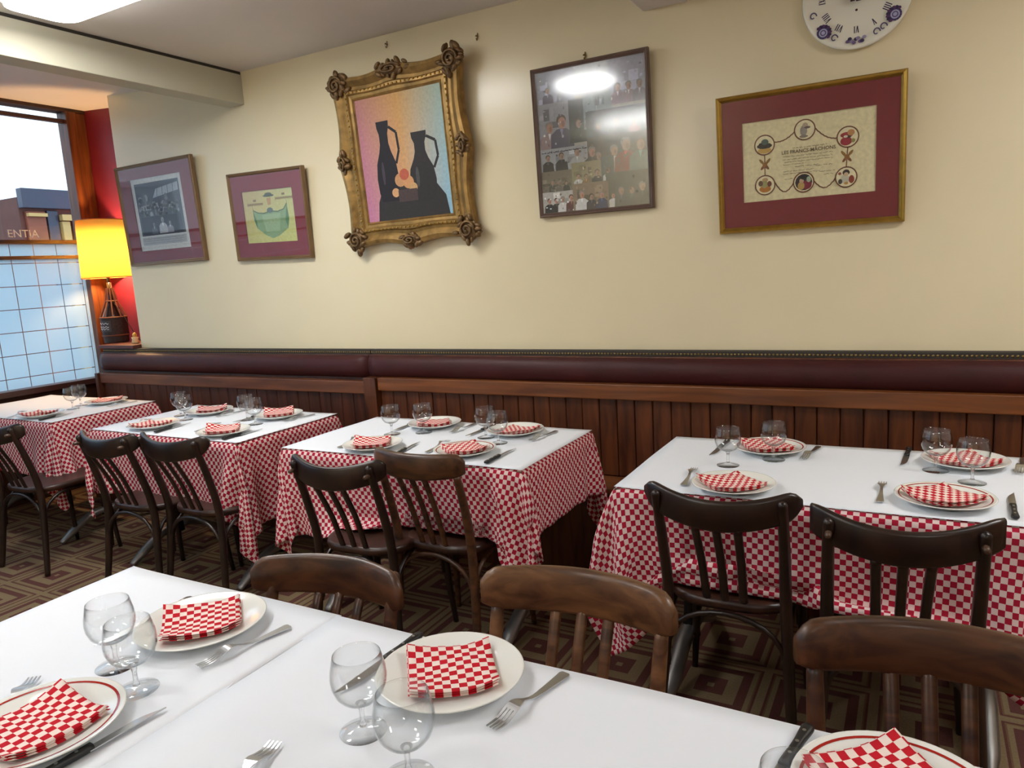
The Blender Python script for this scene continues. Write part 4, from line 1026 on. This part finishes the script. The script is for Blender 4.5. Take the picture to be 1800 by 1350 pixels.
def glazed(r, w, h, fw, depth, mould, mat_m, open_w, open_h, cz, bevel=M_PAPER):
    moulding(r, 'frame_moulding', w, h, PROF(fw, depth), mould)
    # mat board with its window cut out, as four strips in one board
    ow, oh = open_w / 2, open_h / 2; W, H0, H1 = w / 2 - fw * .8, fw * .8, h - fw * .8; y0, y1 = .0095, .0115
    if mat_m:
        bm = bmesh.new(); bx(bm, -W, -ow, y0, y1, H0, H1); bx(bm, ow, W, y0, y1, H0, H1); bx(bm, -ow, ow, y0, y1, H0, cz - oh); bx(bm, -ow, ow, y0, y1, cz + oh, H1); from_bm('mat_board', bm, mat_m, r)
    box('back_board', -W, W, .0155, depth - .002, H0, H1, M_TTOP, r)
    box('glass_pane', -W, W, .0070, .0082, H0, H1, M_PANE, r)
def human(P, x, z, s, coat, skin, hair):
    P.poly([(x - .5 * s, z), (x + .5 * s, z), (x + .46 * s, z + .55 * s), (x + .2 * s, z + .75 * s), (x - .2 * s, z + .75 * s), (x - .46 * s, z + .55 * s)], coat)
    P.poly([(x - .07 * s, z + .74 * s), (x + .07 * s, z + .74 * s), (x, z + .45 * s)], tuple(min(255, int(c * 1.5 + 30)) for c in coat))
    P.ell(x, z + 1.08 * s, .205 * s, .20 * s, hair, 10); P.ell(x + .02 * s, z + .96 * s, .165 * s, .22 * s, skin, 10)
    P.ell(x + .07 * s, z + .93 * s, .07 * s, .12 * s, tuple(int(c * .82) for c in skin), 8)

# 1 -- black and white photograph in a dusty burgundy mat
w, h = .753, .646
r = picture('framed_photograph', -4.305, 1.918, w, h, 2.5, .1, 'framed black and white crowd photograph in a burgundy mat, nearest the window')
pw, ph_ = .50, .46; glazed(r, w, h, .022, .026, M_WINEFR, M_MATB2, pw, ph_, h / 2 + .0)
P = Print(); P.rect(0, 0, pw, ph_, (206, 206, 204)); P.rect(.03, .095, pw - .03, ph_ - .03, (92, 94, 104))
g = random.Random(5)
P.poly([(.20, .33), (pw - .04, .36), (pw - .04, .41), (.24, .385)], (168, 176, 186))
for k in range(5): P.line([(.24 + k * .055, .325), (.26 + k * .05, .41)], .004, (86, 88, 98))
P.poly([(.04, .25), (.27, .27), (.27, .30), (.04, .285)], (150, 150, 152))
for k in range(70):
    x, z = g.uniform(.05, pw - .06), g.uniform(.12, .34); q = g.randint(70, 160); P.ell(x, z, g.uniform(.006, .02), g.uniform(.01, .03), (q, q, q + 6), 8)
for k in range(26):
    x = .06 + k * .0148; q = g.randint(110, 165); human(P, x, .215 + g.uniform(0, .07), .026, (g.randint(60, 110),) * 3, (q, q, q), (70, 70, 76))
P.rect(.05, .10, pw - .05, .215, (74, 76, 86)); human(P, .26, .105, .085, (176, 176, 182), (150, 150, 156), (90, 90, 96)); human(P, .33, .105, .06, (140, 140, 150), (150, 150, 156), (90, 90, 96)); human(P, .17, .105, .06, (96, 98, 108), (130, 130, 136), (80, 80, 86))
P.rect(.03, .035, pw - .03, .085, (170, 170, 172))
for k in range(3): P.scribble(.05, pw - .05, .047 + k * .014, .004, .002, (130, 130, 134), 40 + k)
P.build('photo_print', r, (-pw / 2, .0145, h / 2 - ph_ / 2))

# 2 -- small certificate with an apron motif
w, h = .609, .511
r = picture('framed_diploma', -3.34, 1.823, w, h, 2.9, -1.3, 'small framed green diploma with an apron motif in a burgundy mat')
pw, ph_ = .405, .300; glazed(r, w, h, .02, .026, M_WINEFR, M_MATB, pw, ph_, h / 2 - .004)
P = Print(); P.grad(0, 0, pw, ph_, ((196, 190, 120), (206, 206, 126), (196, 196, 140), (196, 176, 132)))
cx = pw * .52
P.poly([(cx - .14, .19), (cx - .12, .178), (cx - .06, .170), (cx - .02, .178), (cx + .02, .180), (cx + .07, .176), (cx + .12, .190), (cx + .138, .215), (cx + .145, .13), (cx + .13, .075), (cx + .05, .035), (cx, .022), (cx - .06, .045), (cx - .12, .085), (cx - .137, .13)], (136, 162, 122))
P.poly([(cx - .14, .19), (cx - .115, .12), (cx - .12, .085), (cx - .137, .13)], (96, 126, 92)); P.poly([(cx + .138, .215), (cx + .115, .12), (cx + .13, .078), (cx + .145, .13)], (100, 134, 98))
P.poly([(cx - .07, .16), (cx + .08, .165), (cx + .06, .06), (cx - .05, .06)], (156, 178, 138))
P.line([(cx - .14, .19), (cx - .10, .173), (cx - .05, .168), (cx, .178), (cx + .06, .173), (cx + .11, .184), (cx + .138, .215)], .006, (92, 110, 84))
P.line([(cx - .142, .21), (cx - .138, .19)], .003, (120, 116, 84)); P.line([(cx + .139, .235), (cx + .138, .212)], .003, (120, 116, 84))
P.ell(cx, .183, .025, .016, (104, 116, 112)); P.ell(cx, .272, .03, .012, (96, 100, 84)); P.ell(cx, .266, .045, .007, (84, 88, 74))
P.poly([(cx - .018, .252), (cx + .018, .254), (cx + .012, .215), (cx - .010, .213)], (186, 148, 104))
for x0, x1, z in ((.035, .155, .222), (cx + .055, pw - .01, .246)):
    for k in range(11):
        x = x0 + (x1 - x0) * k / 10; P.line([(x, z - .008), (x + .003, z + .008)], .006, (132, 98, 72))
    P.line([(x0, z), (x1, z + .001)], .004, (132, 98, 72)); P.line([((x0 + x1) / 2 - .012, z + .022), ((x0 + x1) / 2 + .012, z + .022)], .012, (142, 112, 82))
P.build('diploma_print', r, (-pw / 2, .0145, h / 2 - .004 - ph_ / 2))

# 3 -- painting in the heavy gilt frame
w, h = .815, .898
r = picture('gilt_framed_painting', -2.313, 2.032, w, h, 3.2, .6, 'large painting in an ornate carved gilt frame', 'painting')
r.location.y = WY - .062
def scal(t, side):
    return .012 * math.exp(-((t - .5) / .10) ** 2) - .016 * math.sin(PI * min(1, max(0, abs(t - .5) * 2))) ** 2
pr = [(0.012, .058), (0.012, .02), (.018, .004), (.036, .000), (.056, .012), (.068, .020), (.084, .018), (.092, .010), (.104, .010), (.112, .020), (.126, .022), (.132, .018), (.140, .026), (.140, .058)]
moulding(r, 'gilt_moulding', w, h, pr, M_GILT, scal, 40)
bm = bmesh.new()
iw, ih = w / 2 - .098, h - .196
per = [(-iw + 2 * iw * k / 24, .098) for k in range(25)] + [(-iw + 2 * iw * k / 24, h - .098) for k in range(25)] + [(-iw, .098 + ih * k / 26) for k in range(1, 26)] + [(iw, .098 + ih * k / 26) for k in range(1, 26)]
for x, z in per:
    bmesh.ops.create_icosphere(bm, subdivisions=1, radius=1, matrix=Matrix.Translation((x, .009, z)) @ Matrix.Diagonal((.006, .005, .006, 1)))
tag(from_bm('beading', bm, M_GOLD, r, smooth=True), kind='stuff')
def carving(name, cx, cz, sx, sz, n, seed):
    g = random.Random(seed); bm = bmesh.new()
    bmesh.ops.create_icosphere(bm, subdivisions=2, radius=1, matrix=Matrix.Translation((cx, .012, cz)) @ Matrix.Diagonal((sx * .72, .018, sz * .72, 1)))
    for k in range(n):
        a = 2 * PI * k / n + g.uniform(-.2, .2); q = g.uniform(.55, .95); rr = g.uniform(.012, .021)
        bmesh.ops.create_icosphere(bm, subdivisions=2, radius=1, matrix=Matrix.Translation((cx + sx * q * math.cos(a), .006 + g.uniform(-.006, .012), cz + sz * q * math.sin(a))) @ Matrix.Rotation(a, 4, 'Y') @ Matrix.Diagonal((rr * 1.3, rr * .8, rr * .7, 1)))
    # scroll
    sp = [(cx + sx * .6 * (1 - k / 26) * math.cos(k * .5), -.008 - .0002 * k, cz + sz * .6 * (1 - k / 26) * math.sin(k * .5)) for k in range(24)]
    tube(bm, sp, .006, 6)
    from_bm(name, bm, M_GILT_DK, r, smooth=True)
for k, (sx, sz) in enumerate(((-1, 0), (1, 0), (-1, 1), (1, 1))): carving('corner_carving', sx * (w / 2 - .052), .052 if sz == 0 else h - .052, .074, .074, 18, 60 + k)
carving('side_carving', 0, .03, .075, .038, 13, 70); carving('side_carving', 0, h - .03, .11, .040, 17, 71); carving('side_carving', -w / 2 + .03, h / 2, .032, .07, 11, 72); carving('side_carving', w / 2 - .03, h / 2, .032, .07, 11, 73)
pw, ph_ = w - .27, h - .27
P = Print()
P.grad(0, 0, pw * .5, ph_, ((186, 120, 160), (206, 160, 120), (208, 160, 96), (178, 122, 122))); P.grad(pw * .5, 0, pw, ph_, ((206, 160, 120), (140, 190, 216), (168, 192, 180), (208, 160, 96)))
# still life stand-in: two dark jugs on a dark table cloth, with tan fruit
DK, DK2 = (38, 36, 42), (50, 47, 48)
P.poly([(.07, 0), (pw - .02, 0), (pw - .035, .10), (pw - .09, .17), (.12, .17), (.085, .10)], (52, 50, 50))
def jug(cx, s, zb, ht, col, hi):
    pts = [(0.5, 0), (.62, .12), (.66, .3), (.58, .48), (.36, .62), (.26, .72), (.26, .84), (.36, .92), (.38, 1.0)]
    P.poly([(cx + a * s, zb + b * ht) for a, b in pts] + [(cx - a * s, zb + b * ht) for a, b in reversed(pts)], col)
    P.ell(cx - .25 * s, zb + .36 * ht, .09 * s, .15 * ht, hi, 12)
    P.line([(cx + .36 * s, zb + .92 * ht), (cx + .78 * s, zb + .84 * ht), (cx + .84 * s, zb + .62 * ht), (cx + .6 * s, zb + .46 * ht)], .014, col)
jug(pw * .30, .105, .10, .40, DK, (72, 62, 74)); jug(pw * .70, .125, .08, .34, DK2, (76, 76, 78))
for x, z, q, c in ((pw * .44, .20, .036, (196, 146, 104)), (pw * .53, .185, .034, (206, 152, 106)), (pw * .49, .225, .030, (186, 96, 74)), (pw * .58, .155, .026, (200, 160, 112)), (pw * .37, .14, .024, (206, 160, 116))): P.ell(x, z, q, q * .95, c)
P.rect(pw * .40, .09, pw * .62, .15, (78, 64, 64))
P.build('canvas', r, (-pw / 2, .027, .135))
box('stretcher_back', -pw / 2 - .01, pw / 2 + .01, .030, .056, .125, h - .125, M_TTOP, r)

# 4 -- photo collage
w, h = .555, .660
r = picture('framed_photo_collage', -1.296, 1.993, w, h, 2.4, 0, 'tall framed collage of many people photographs behind reflecting glass')
fw = .02; moulding(r, 'frame_moulding', w, h, PROF(fw, .026), M_BROWNFR)
W = w / 2 - fw * .8
box('back_board', -W, W, .0155, .024, fw * .8, h - fw * .8, M_TTOP, r); box('glass_pane', -W, W, .0070, .0082, fw * .8, h - fw * .8, mat_thin_glass('collage_glass', 1.5, .11, boost=3.4), r)
pw, ph_ = w - 2 * fw, h - 2 * fw; P = Print(); P.rect(0, 0, pw, ph_, (196, 190, 176)); g = random.Random(3)
def photo(x0, z0, x1, z1, bg, ppl):
    x0, x1, z0, z1 = x0 * pw, x1 * pw, z0 * ph_, z1 * ph_
    P.rect(x0, z0, x1, z1, bg)
    for _ in range(9):
        a, b = g.uniform(x0, x1 - (x1 - x0) * .3), g.uniform(z0, z1 - (z1 - z0) * .3); q = g.uniform(.65, 1.3); P.rect(a, b, a + (x1 - x0) * g.uniform(.1, .3), b + (z1 - z0) * g.uniform(.1, .3), tuple(min(255, int(c * q)) for c in bg))
    for fx, s, coat in ppl:
        human(P, x0 + fx * (x1 - x0), z0, s * (z1 - z0) / 1.35, coat, (196 + g.randint(-16, 10), 150, 128), g.choice([(60, 48, 44), (96, 74, 56), (150, 146, 140)]))
    for _ in range(16):
        q = g.uniform(.5, 1.6); P.ell(g.uniform(x0 + .008, x1 - .008), g.uniform(z0 + .005, z1 - .01), g.uniform(.002, .007), g.uniform(.002, .008), tuple(min(255, int(c * q)) for c in bg), 7)
BK, NV, WH, RD, GR = (34, 34, 40), (50, 60, 96), (226, 224, 222), (140, 46, 44), (80, 92, 84)
photo(0, .78, .36, 1.0, (176, 178, 196), [(.3, .55, (120, 112, 130)), (.7, .6, (150, 150, 170))]); photo(.36, .80, .68, 1.0, (206, 208, 214), [(.5, .5, (180, 176, 190))]); photo(.68, .70, 1.0, 1.0, (186, 186, 206), [(.25, .5, (170, 140, 156)), (.55, .5, (176, 150, 160)), (.85, .5, (150, 140, 150))])
photo(0, .45, .30, .78, (170, 168, 176), [(.35, .66, (176, 150, 150)), (.75, .78, (92, 88, 110))]); photo(.30, .48, .46, .78, (60, 66, 64), [(.55, .6, (40, 48, 44))]); photo(.44, .56, .70, .80, (150, 166, 170), [(.35, .5, (130, 124, 128)), (.65, .5, (150, 120, 120))]); photo(.46, .48, 1.0, .68, (70, 76, 84), [(.2, .6, BK), (.5, .7, (54, 60, 66)), (.8, .6, (176, 130, 136))])
photo(0, .30, .46, .46, (186, 186, 190), [(.16, .8, BK), (.45, .85, (36, 38, 48)), (.78, .95, (196, 196, 198))]); photo(.46, .26, .66, .50, (84, 66, 58), [(.2, .8, BK), (.5, .6, RD)]); photo(.62, .24, 1.0, .50, (66, 62, 64), [(.22, .78, WH), (.5, .95, RD), (.84, .9, (92, 120, 120))])
photo(0, .15, .30, .30, (136, 124, 108), [(.35, .6, (80, 76, 78)), (.55, .55, (120, 112, 110)), (.8, .5, BK)]); photo(.30, .16, .60, .34, (170, 156, 120), [(.2, .6, WH), (.45, .55, (150, 110, 60)), (.8, .7, BK)]); photo(.58, .18, .70, .36, (70, 84, 84), [(.5, .6, WH)])
photo(.62, 0, 1.0, .24, (48, 52, 56), [(.15, .45, WH), (.35, .6, (56, 58, 66)), (.6, .6, (40, 44, 56)), (.85, .7, BK)]); photo(0, 0, .32, .15, (196, 192, 186), [(.2, .75, BK), (.42, .75, (40, 40, 44)), (.62, .8, WH), (.88, .85, (104, 62, 62))]); photo(.30, 0, .64, .19, (150, 132, 110), [(.25, .78, WH), (.52, .62, (58, 54, 60)), (.8, .66, NV)])
P.scribble(.01, .46 * pw, .435 * ph_, .006, .0025, (70, 66, 70), 9)
P.build('collage_print', r, (-pw / 2, .0145, fw))

# 5 -- certificate with six medallions
w, h = .685, .539
r = picture('framed_certificate', -.393, 1.797, w, h, 4.9, 0, 'gold framed certificate with six round medallions in a wide burgundy mat')
pw, ph_ = .485, .310; cz = h / 2 + .005; glazed(r, w, h, .022, .026, M_GOLD, mat('wine_mat', (126, 34, 44), rough=.8, var=.06, vscale=40), pw, ph_, cz)
P = Print(); P.rect(0, 0, pw, ph_, (238, 224, 180)); BR = (120, 74, 56); BR2 = (132, 92, 62)
def S(px, pz): return px * pw, (1 - pz) * ph_
MED = {'tl': S(.175, .30), 'tm': S(.485, .175), 'tr': S(.80, .325), 'bl': S(.175, .80), 'bm': S(.475, .81), 'br': S(.79, .80)}
R_ = .0375
def chain(a, b, dip):
    (x0, z0), (x1, z1) = a, b; P.line([(x0 + (x1 - x0) * t, z0 + (z1 - z0) * t - dip * math.sin(PI * t) + .0012 * math.sin(t * 40)) for t in np.linspace(0, 1, 22)], .0046, BR)
T_ = MED
chain((T_['tl'][0] + R_, T_['tl'][1] + .006), (T_['tm'][0] - R_, T_['tm'][1] - .004), .010); chain((T_['tm'][0] + R_, T_['tm'][1]), (T_['tr'][0] - R_, T_['tr'][1]), .012)
chain((T_['bl'][0] + R_, T_['bl'][1] + .006), (T_['bm'][0] - R_, T_['bm'][1]), .034); chain((T_['bm'][0] + R_, T_['bm'][1]), (T_['br'][0] - R_, T_['br'][1]), .030)
for s in ('l', 'r'):
    a, b = T_['t' + s], T_['b' + s]; P.line([(a[0], a[1] - R_), (b[0], b[1] + R_)], .0034, BR); mx_, mz = (a[0] + b[0]) / 2, (a[1] + b[1]) / 2
    for k in (-1, 1): P.ell(mx_ + k * .012, mz + .014, .005, .014, (152, 112, 56), 10, -k * .7); P.ell(mx_ + k * .008, mz - .008, .005, .012, (138, 84, 58), 10, k * .7)
    P.ell(mx_, mz, .009, .010, (160, 108, 62))
for k, (x, z) in T_.items(): P.ell(x, z, R_, R_, (242, 230, 190), 24); P.ring(x, z, R_, .0048, BR)
def blob(k, items):
    x, z = T_[k]
    for dx, dz, rx, rz, c in items: P.ell(x + dx * R_, z + dz * R_, rx * R_, rz * R_, c, 14)
blob('tl', [(0, -.55, .7, .3, (208, 168, 92)), (0, -.1, .78, .28, (60, 56, 58)), (.05, .3, .38, .3, (96, 112, 104)), (-.4, -.05, .22, .3, (66, 58, 56)), (.45, -.1, .25, .25, (70, 66, 62))])
blob('tm', [(-.1, -.1, .34, .55, (158, 148, 138)), (.05, .45, .26, .24, (188, 164, 140)), (.25, .2, .3, .12, (112, 92, 96)), (-.1, -.65, .42, .14, (140, 128, 116))])
blob('tr', [(-.15, -.4, .55, .42, (164, 44, 62)), (-.1, .2, .6, .28, (170, 58, 66)), (.3, .4, .34, .3, (196, 140, 90)), (.1, 0, .22, .12, (60, 50, 54)), (-.2, .05, .2, .12, (226, 214, 190)), (.5, -.4, .2, .2, (156, 146, 80))])
blob('bl', [(0, -.4, .6, .36, (190, 124, 56)), (-.05, .1, .34, .4, (170, 166, 110)), (.45, .1, .22, .3, (128, 70, 60)), (-.45, .2, .24, .3, (120, 92, 72)), (0, .55, .3, .2, (196, 160, 110))])
blob('bm', [(0, 0, .84, .84, (60, 52, 56)), (.3, -.3, .5, .45, (140, 46, 66)), (-.25, -.35, .34, .42, (196, 160, 92)), (-.2, .15, .22, .24, (206, 172, 140)), (.1, .5, .44, .26, (46, 44, 48)), (.5, .25, .22, .3, (176, 190, 160))])
blob('br', [(-.1, -.2, .44, .44, (206, 200, 176)), (0, .45, .34, .3, (70, 58, 54)), (0, .28, .22, .2, (214, 184, 150)), (.5, -.25, .26, .4, (158, 66, 54)), (-.55, -.4, .2, .26, (84, 78, 72)), (-.6, .4, .16, .14, (170, 92, 80)), (0, -.6, .2, .14, (206, 150, 80))])
INK = (118, 104, 82)
P.scribble(.19, .315, ph_ * .620, .004, .0016, INK, 1)
for k, (a, b, z) in enumerate(((.155, .335, .525), (.155, .335, .488), (.16, .335, .455), (.155, .24, .425), (.20, .285, .390), (.275, .335, .378), (.155, .27, .342), (.155, .29, .312), (.16, .19, .25), (.29, .345, .30), (.305, .34, .262))): P.scribble(a, b, ph_ * z, .0042 if k not in (4, 5) else .006, .0013, INK, 20 + k)
pr_ = P.build('certificate_print', r, (-pw / 2, .0145, cz - ph_ / 2))
text_mesh('certificate_title', 'LES FRANCS-M\u00c2CHONS', .0185, mat('sepia_ink', (96, 82, 66), rough=.8), pr_, (.248, -.0040, ph_ * .575), (PI / 2, 0, 0), bold=.00025)

# hooks and nails in the wall
def hook(x, z, label, big):
    o = empty('wall_hook', (x, WY, z)); bm = bmesh.new(); tube(bm, [(0, .004, 0), (0, -.016, 0), (0, -.018, .001)], [.003, .003, .0055], 8); from_bm('nail', bm, M_BRASS, o, smooth=True)
    bm = bmesh.new(); tube(bm, smooth_path([(0, -.003, .016), (0, -.005, -.006), (0, -.012, -.018), (0, -.018, -.010)], 5), .003 if big else .002, 6); from_bm('hook_wire', bm, M_BRASS, o, smooth=True); tag(o, label, 'hook')
hook(-2.404, 2.600, 'small nail in the wall above the gilt frame', 0); hook(-1.867, 2.535, 'brass hook in the wall right of the gilt frame', 1); hook(-1.321, 2.350, 'brass hook right above the photo collage', 1)

# ------------------------------------------------------------------ clock
def wall_clock():
    cx, cz, R0 = -.226, 2.360, .188
    r = empty('wall_clock', (cx, WY, cz)); r.rotation_euler = (math.radians(1.5), 0, 0); tag(r, 'round white porcelain plate clock with blue ornament at the top right', 'clock')
    bm = bmesh.new(); lathe(bm, [(0, .003), (R0 * .7, .003), (R0 * .97, .020), (R0, .026), (R0 * .985, .032), (R0 * .94, .031), (R0 * .78, .024), (0, .024)], 56)
    bmesh.ops.rotate(bm, verts=bm.verts, cent=(0, 0, 0), matrix=Matrix.Rotation(PI / 2, 3, 'X')); from_bm('dial', bm, mat('clock_china', (236, 234, 218), rough=.18, coat=.3), r, smooth=True)
    BL = (70, 62, 104); PU = (96, 84, 128); NAV = (58, 50, 84); AT = (0, -.0250, 0); AT2 = (0, -.0330, 0)
    names = ['XII', 'I', 'II', 'III', 'IIII', 'V', 'VI', 'VII', 'VIII', 'IX', 'X', 'XI']
    for k in range(12):
        P = Print(); a = PI / 2 - k * PI / 6; ca, sa = math.cos(a), math.sin(a); s = names[k]; wd = sum({'I': .007, 'V': .012, 'X': .012}[q] for q in s); t = -wd / 2
        for q in s:
            wq = {'I': .007, 'V': .012, 'X': .012}[q]; m = t + wq / 2; t += wq
            def pt(u, v): rr = .118 + v; return (rr * ca + u * sa, rr * sa - u * ca)
            if q == 'I': P.line([pt(m, -.012), pt(m, .012)], .0034, NAV)
            elif q == 'V': P.line([pt(m - .004, .012), pt(m, -.012)], .0034, NAV); P.line([pt(m + .004, .012), pt(m, -.012)], .002, NAV)
            else: P.line([pt(m - .004, .012), pt(m + .004, -.012)], .0034, NAV); P.line([pt(m + .004, .012), pt(m - .004, -.012)], .002, NAV)
        P.build('numeral', r, AT)
    for a in (-PI / 6 - .1, PI + PI / 6 + .25, PI / 2 + .6, PI / 2 - .7):
        P = Print(); x, z = .158 * math.cos(a), .158 * math.sin(a); P.ell(x, z, .020, .020, (176, 176, 206), 16); P.ring(x, z, .019, .007, BL, 14); P.ring(x, z, .009, .004, PU, 10)
        for k in range(9):
            b = a + PI + (k - 4) * .38; P.ell(x + .024 * math.cos(b), z + .024 * math.sin(b), .007, .006, NAV if k % 2 else (92, 60, 100), 8)
        P.build('blue_rosette', r, AT2)
    for a in (-PI / 2 + .62, -PI / 2 - .62 + .12, PI - .05 + .35, -.02 - 1.1, .55):
        P = Print(); x, z = .156 * math.cos(a), .156 * math.sin(a); P.line([(x + .013 * math.cos(t) * (1 - t / 9), z + .015 * math.sin(t) * (1 - t / 9)) for t in np.linspace(0, 5.5, 14)], .0045, (84, 76, 110)); P.build('scroll_ornament', r, AT2)
    P = Print(); x, z = 0, -.157
    for k in range(9): P.ell(x + (k - 4) * .007, z + (.008 * math.sin(k * 1.7)), .0075, .0065, ((110, 92, 130), NAV, (150, 140, 170))[k % 3], 8)
    P.build('flower_ornament', r, AT2)
    P = Print(); P.ell(0, -.05, .0045, .0045, (60, 34, 40), 10); P.build('keyhole', r, AT)
    M_H = mat('clock_hand', (54, 30, 44), rough=.4)
    for ln, wd, a, y in ((.085, .012, 2.2, -.044), (.120, .009, .9, -.048)):
        bm = bmesh.new(); c, s = math.cos(a), math.sin(a)
        pts = [(-.03, 0), (-.02, wd * 1.2), (0, wd * .5), (ln * .6, wd * .9), (ln, 0), (ln * .6, -wd * .9), (0, -wd * .5), (-.02, -wd * 1.2)]
        A = [bm.verts.new((u * c - v * s, y, u * s + v * c)) for u, v in pts]; B = [bm.verts.new((u * c - v * s, y + .002, u * s + v * c)) for u, v in pts]
        bm.faces.new(A); bm.faces.new(list(reversed(B)))
        for k in range(8): bm.faces.new((A[k], B[k], B[(k + 1) % 8], A[(k + 1) % 8]))
        from_bm('hand', bm, M_H, r)
    bm = bmesh.new(); tube(bm, [(0, -.02, 0), (0, -.052, 0), (0, -.055, 0)], [.012, .012, .006], 14); from_bm('hub', bm, M_H, r, smooth=True)
wall_clock()
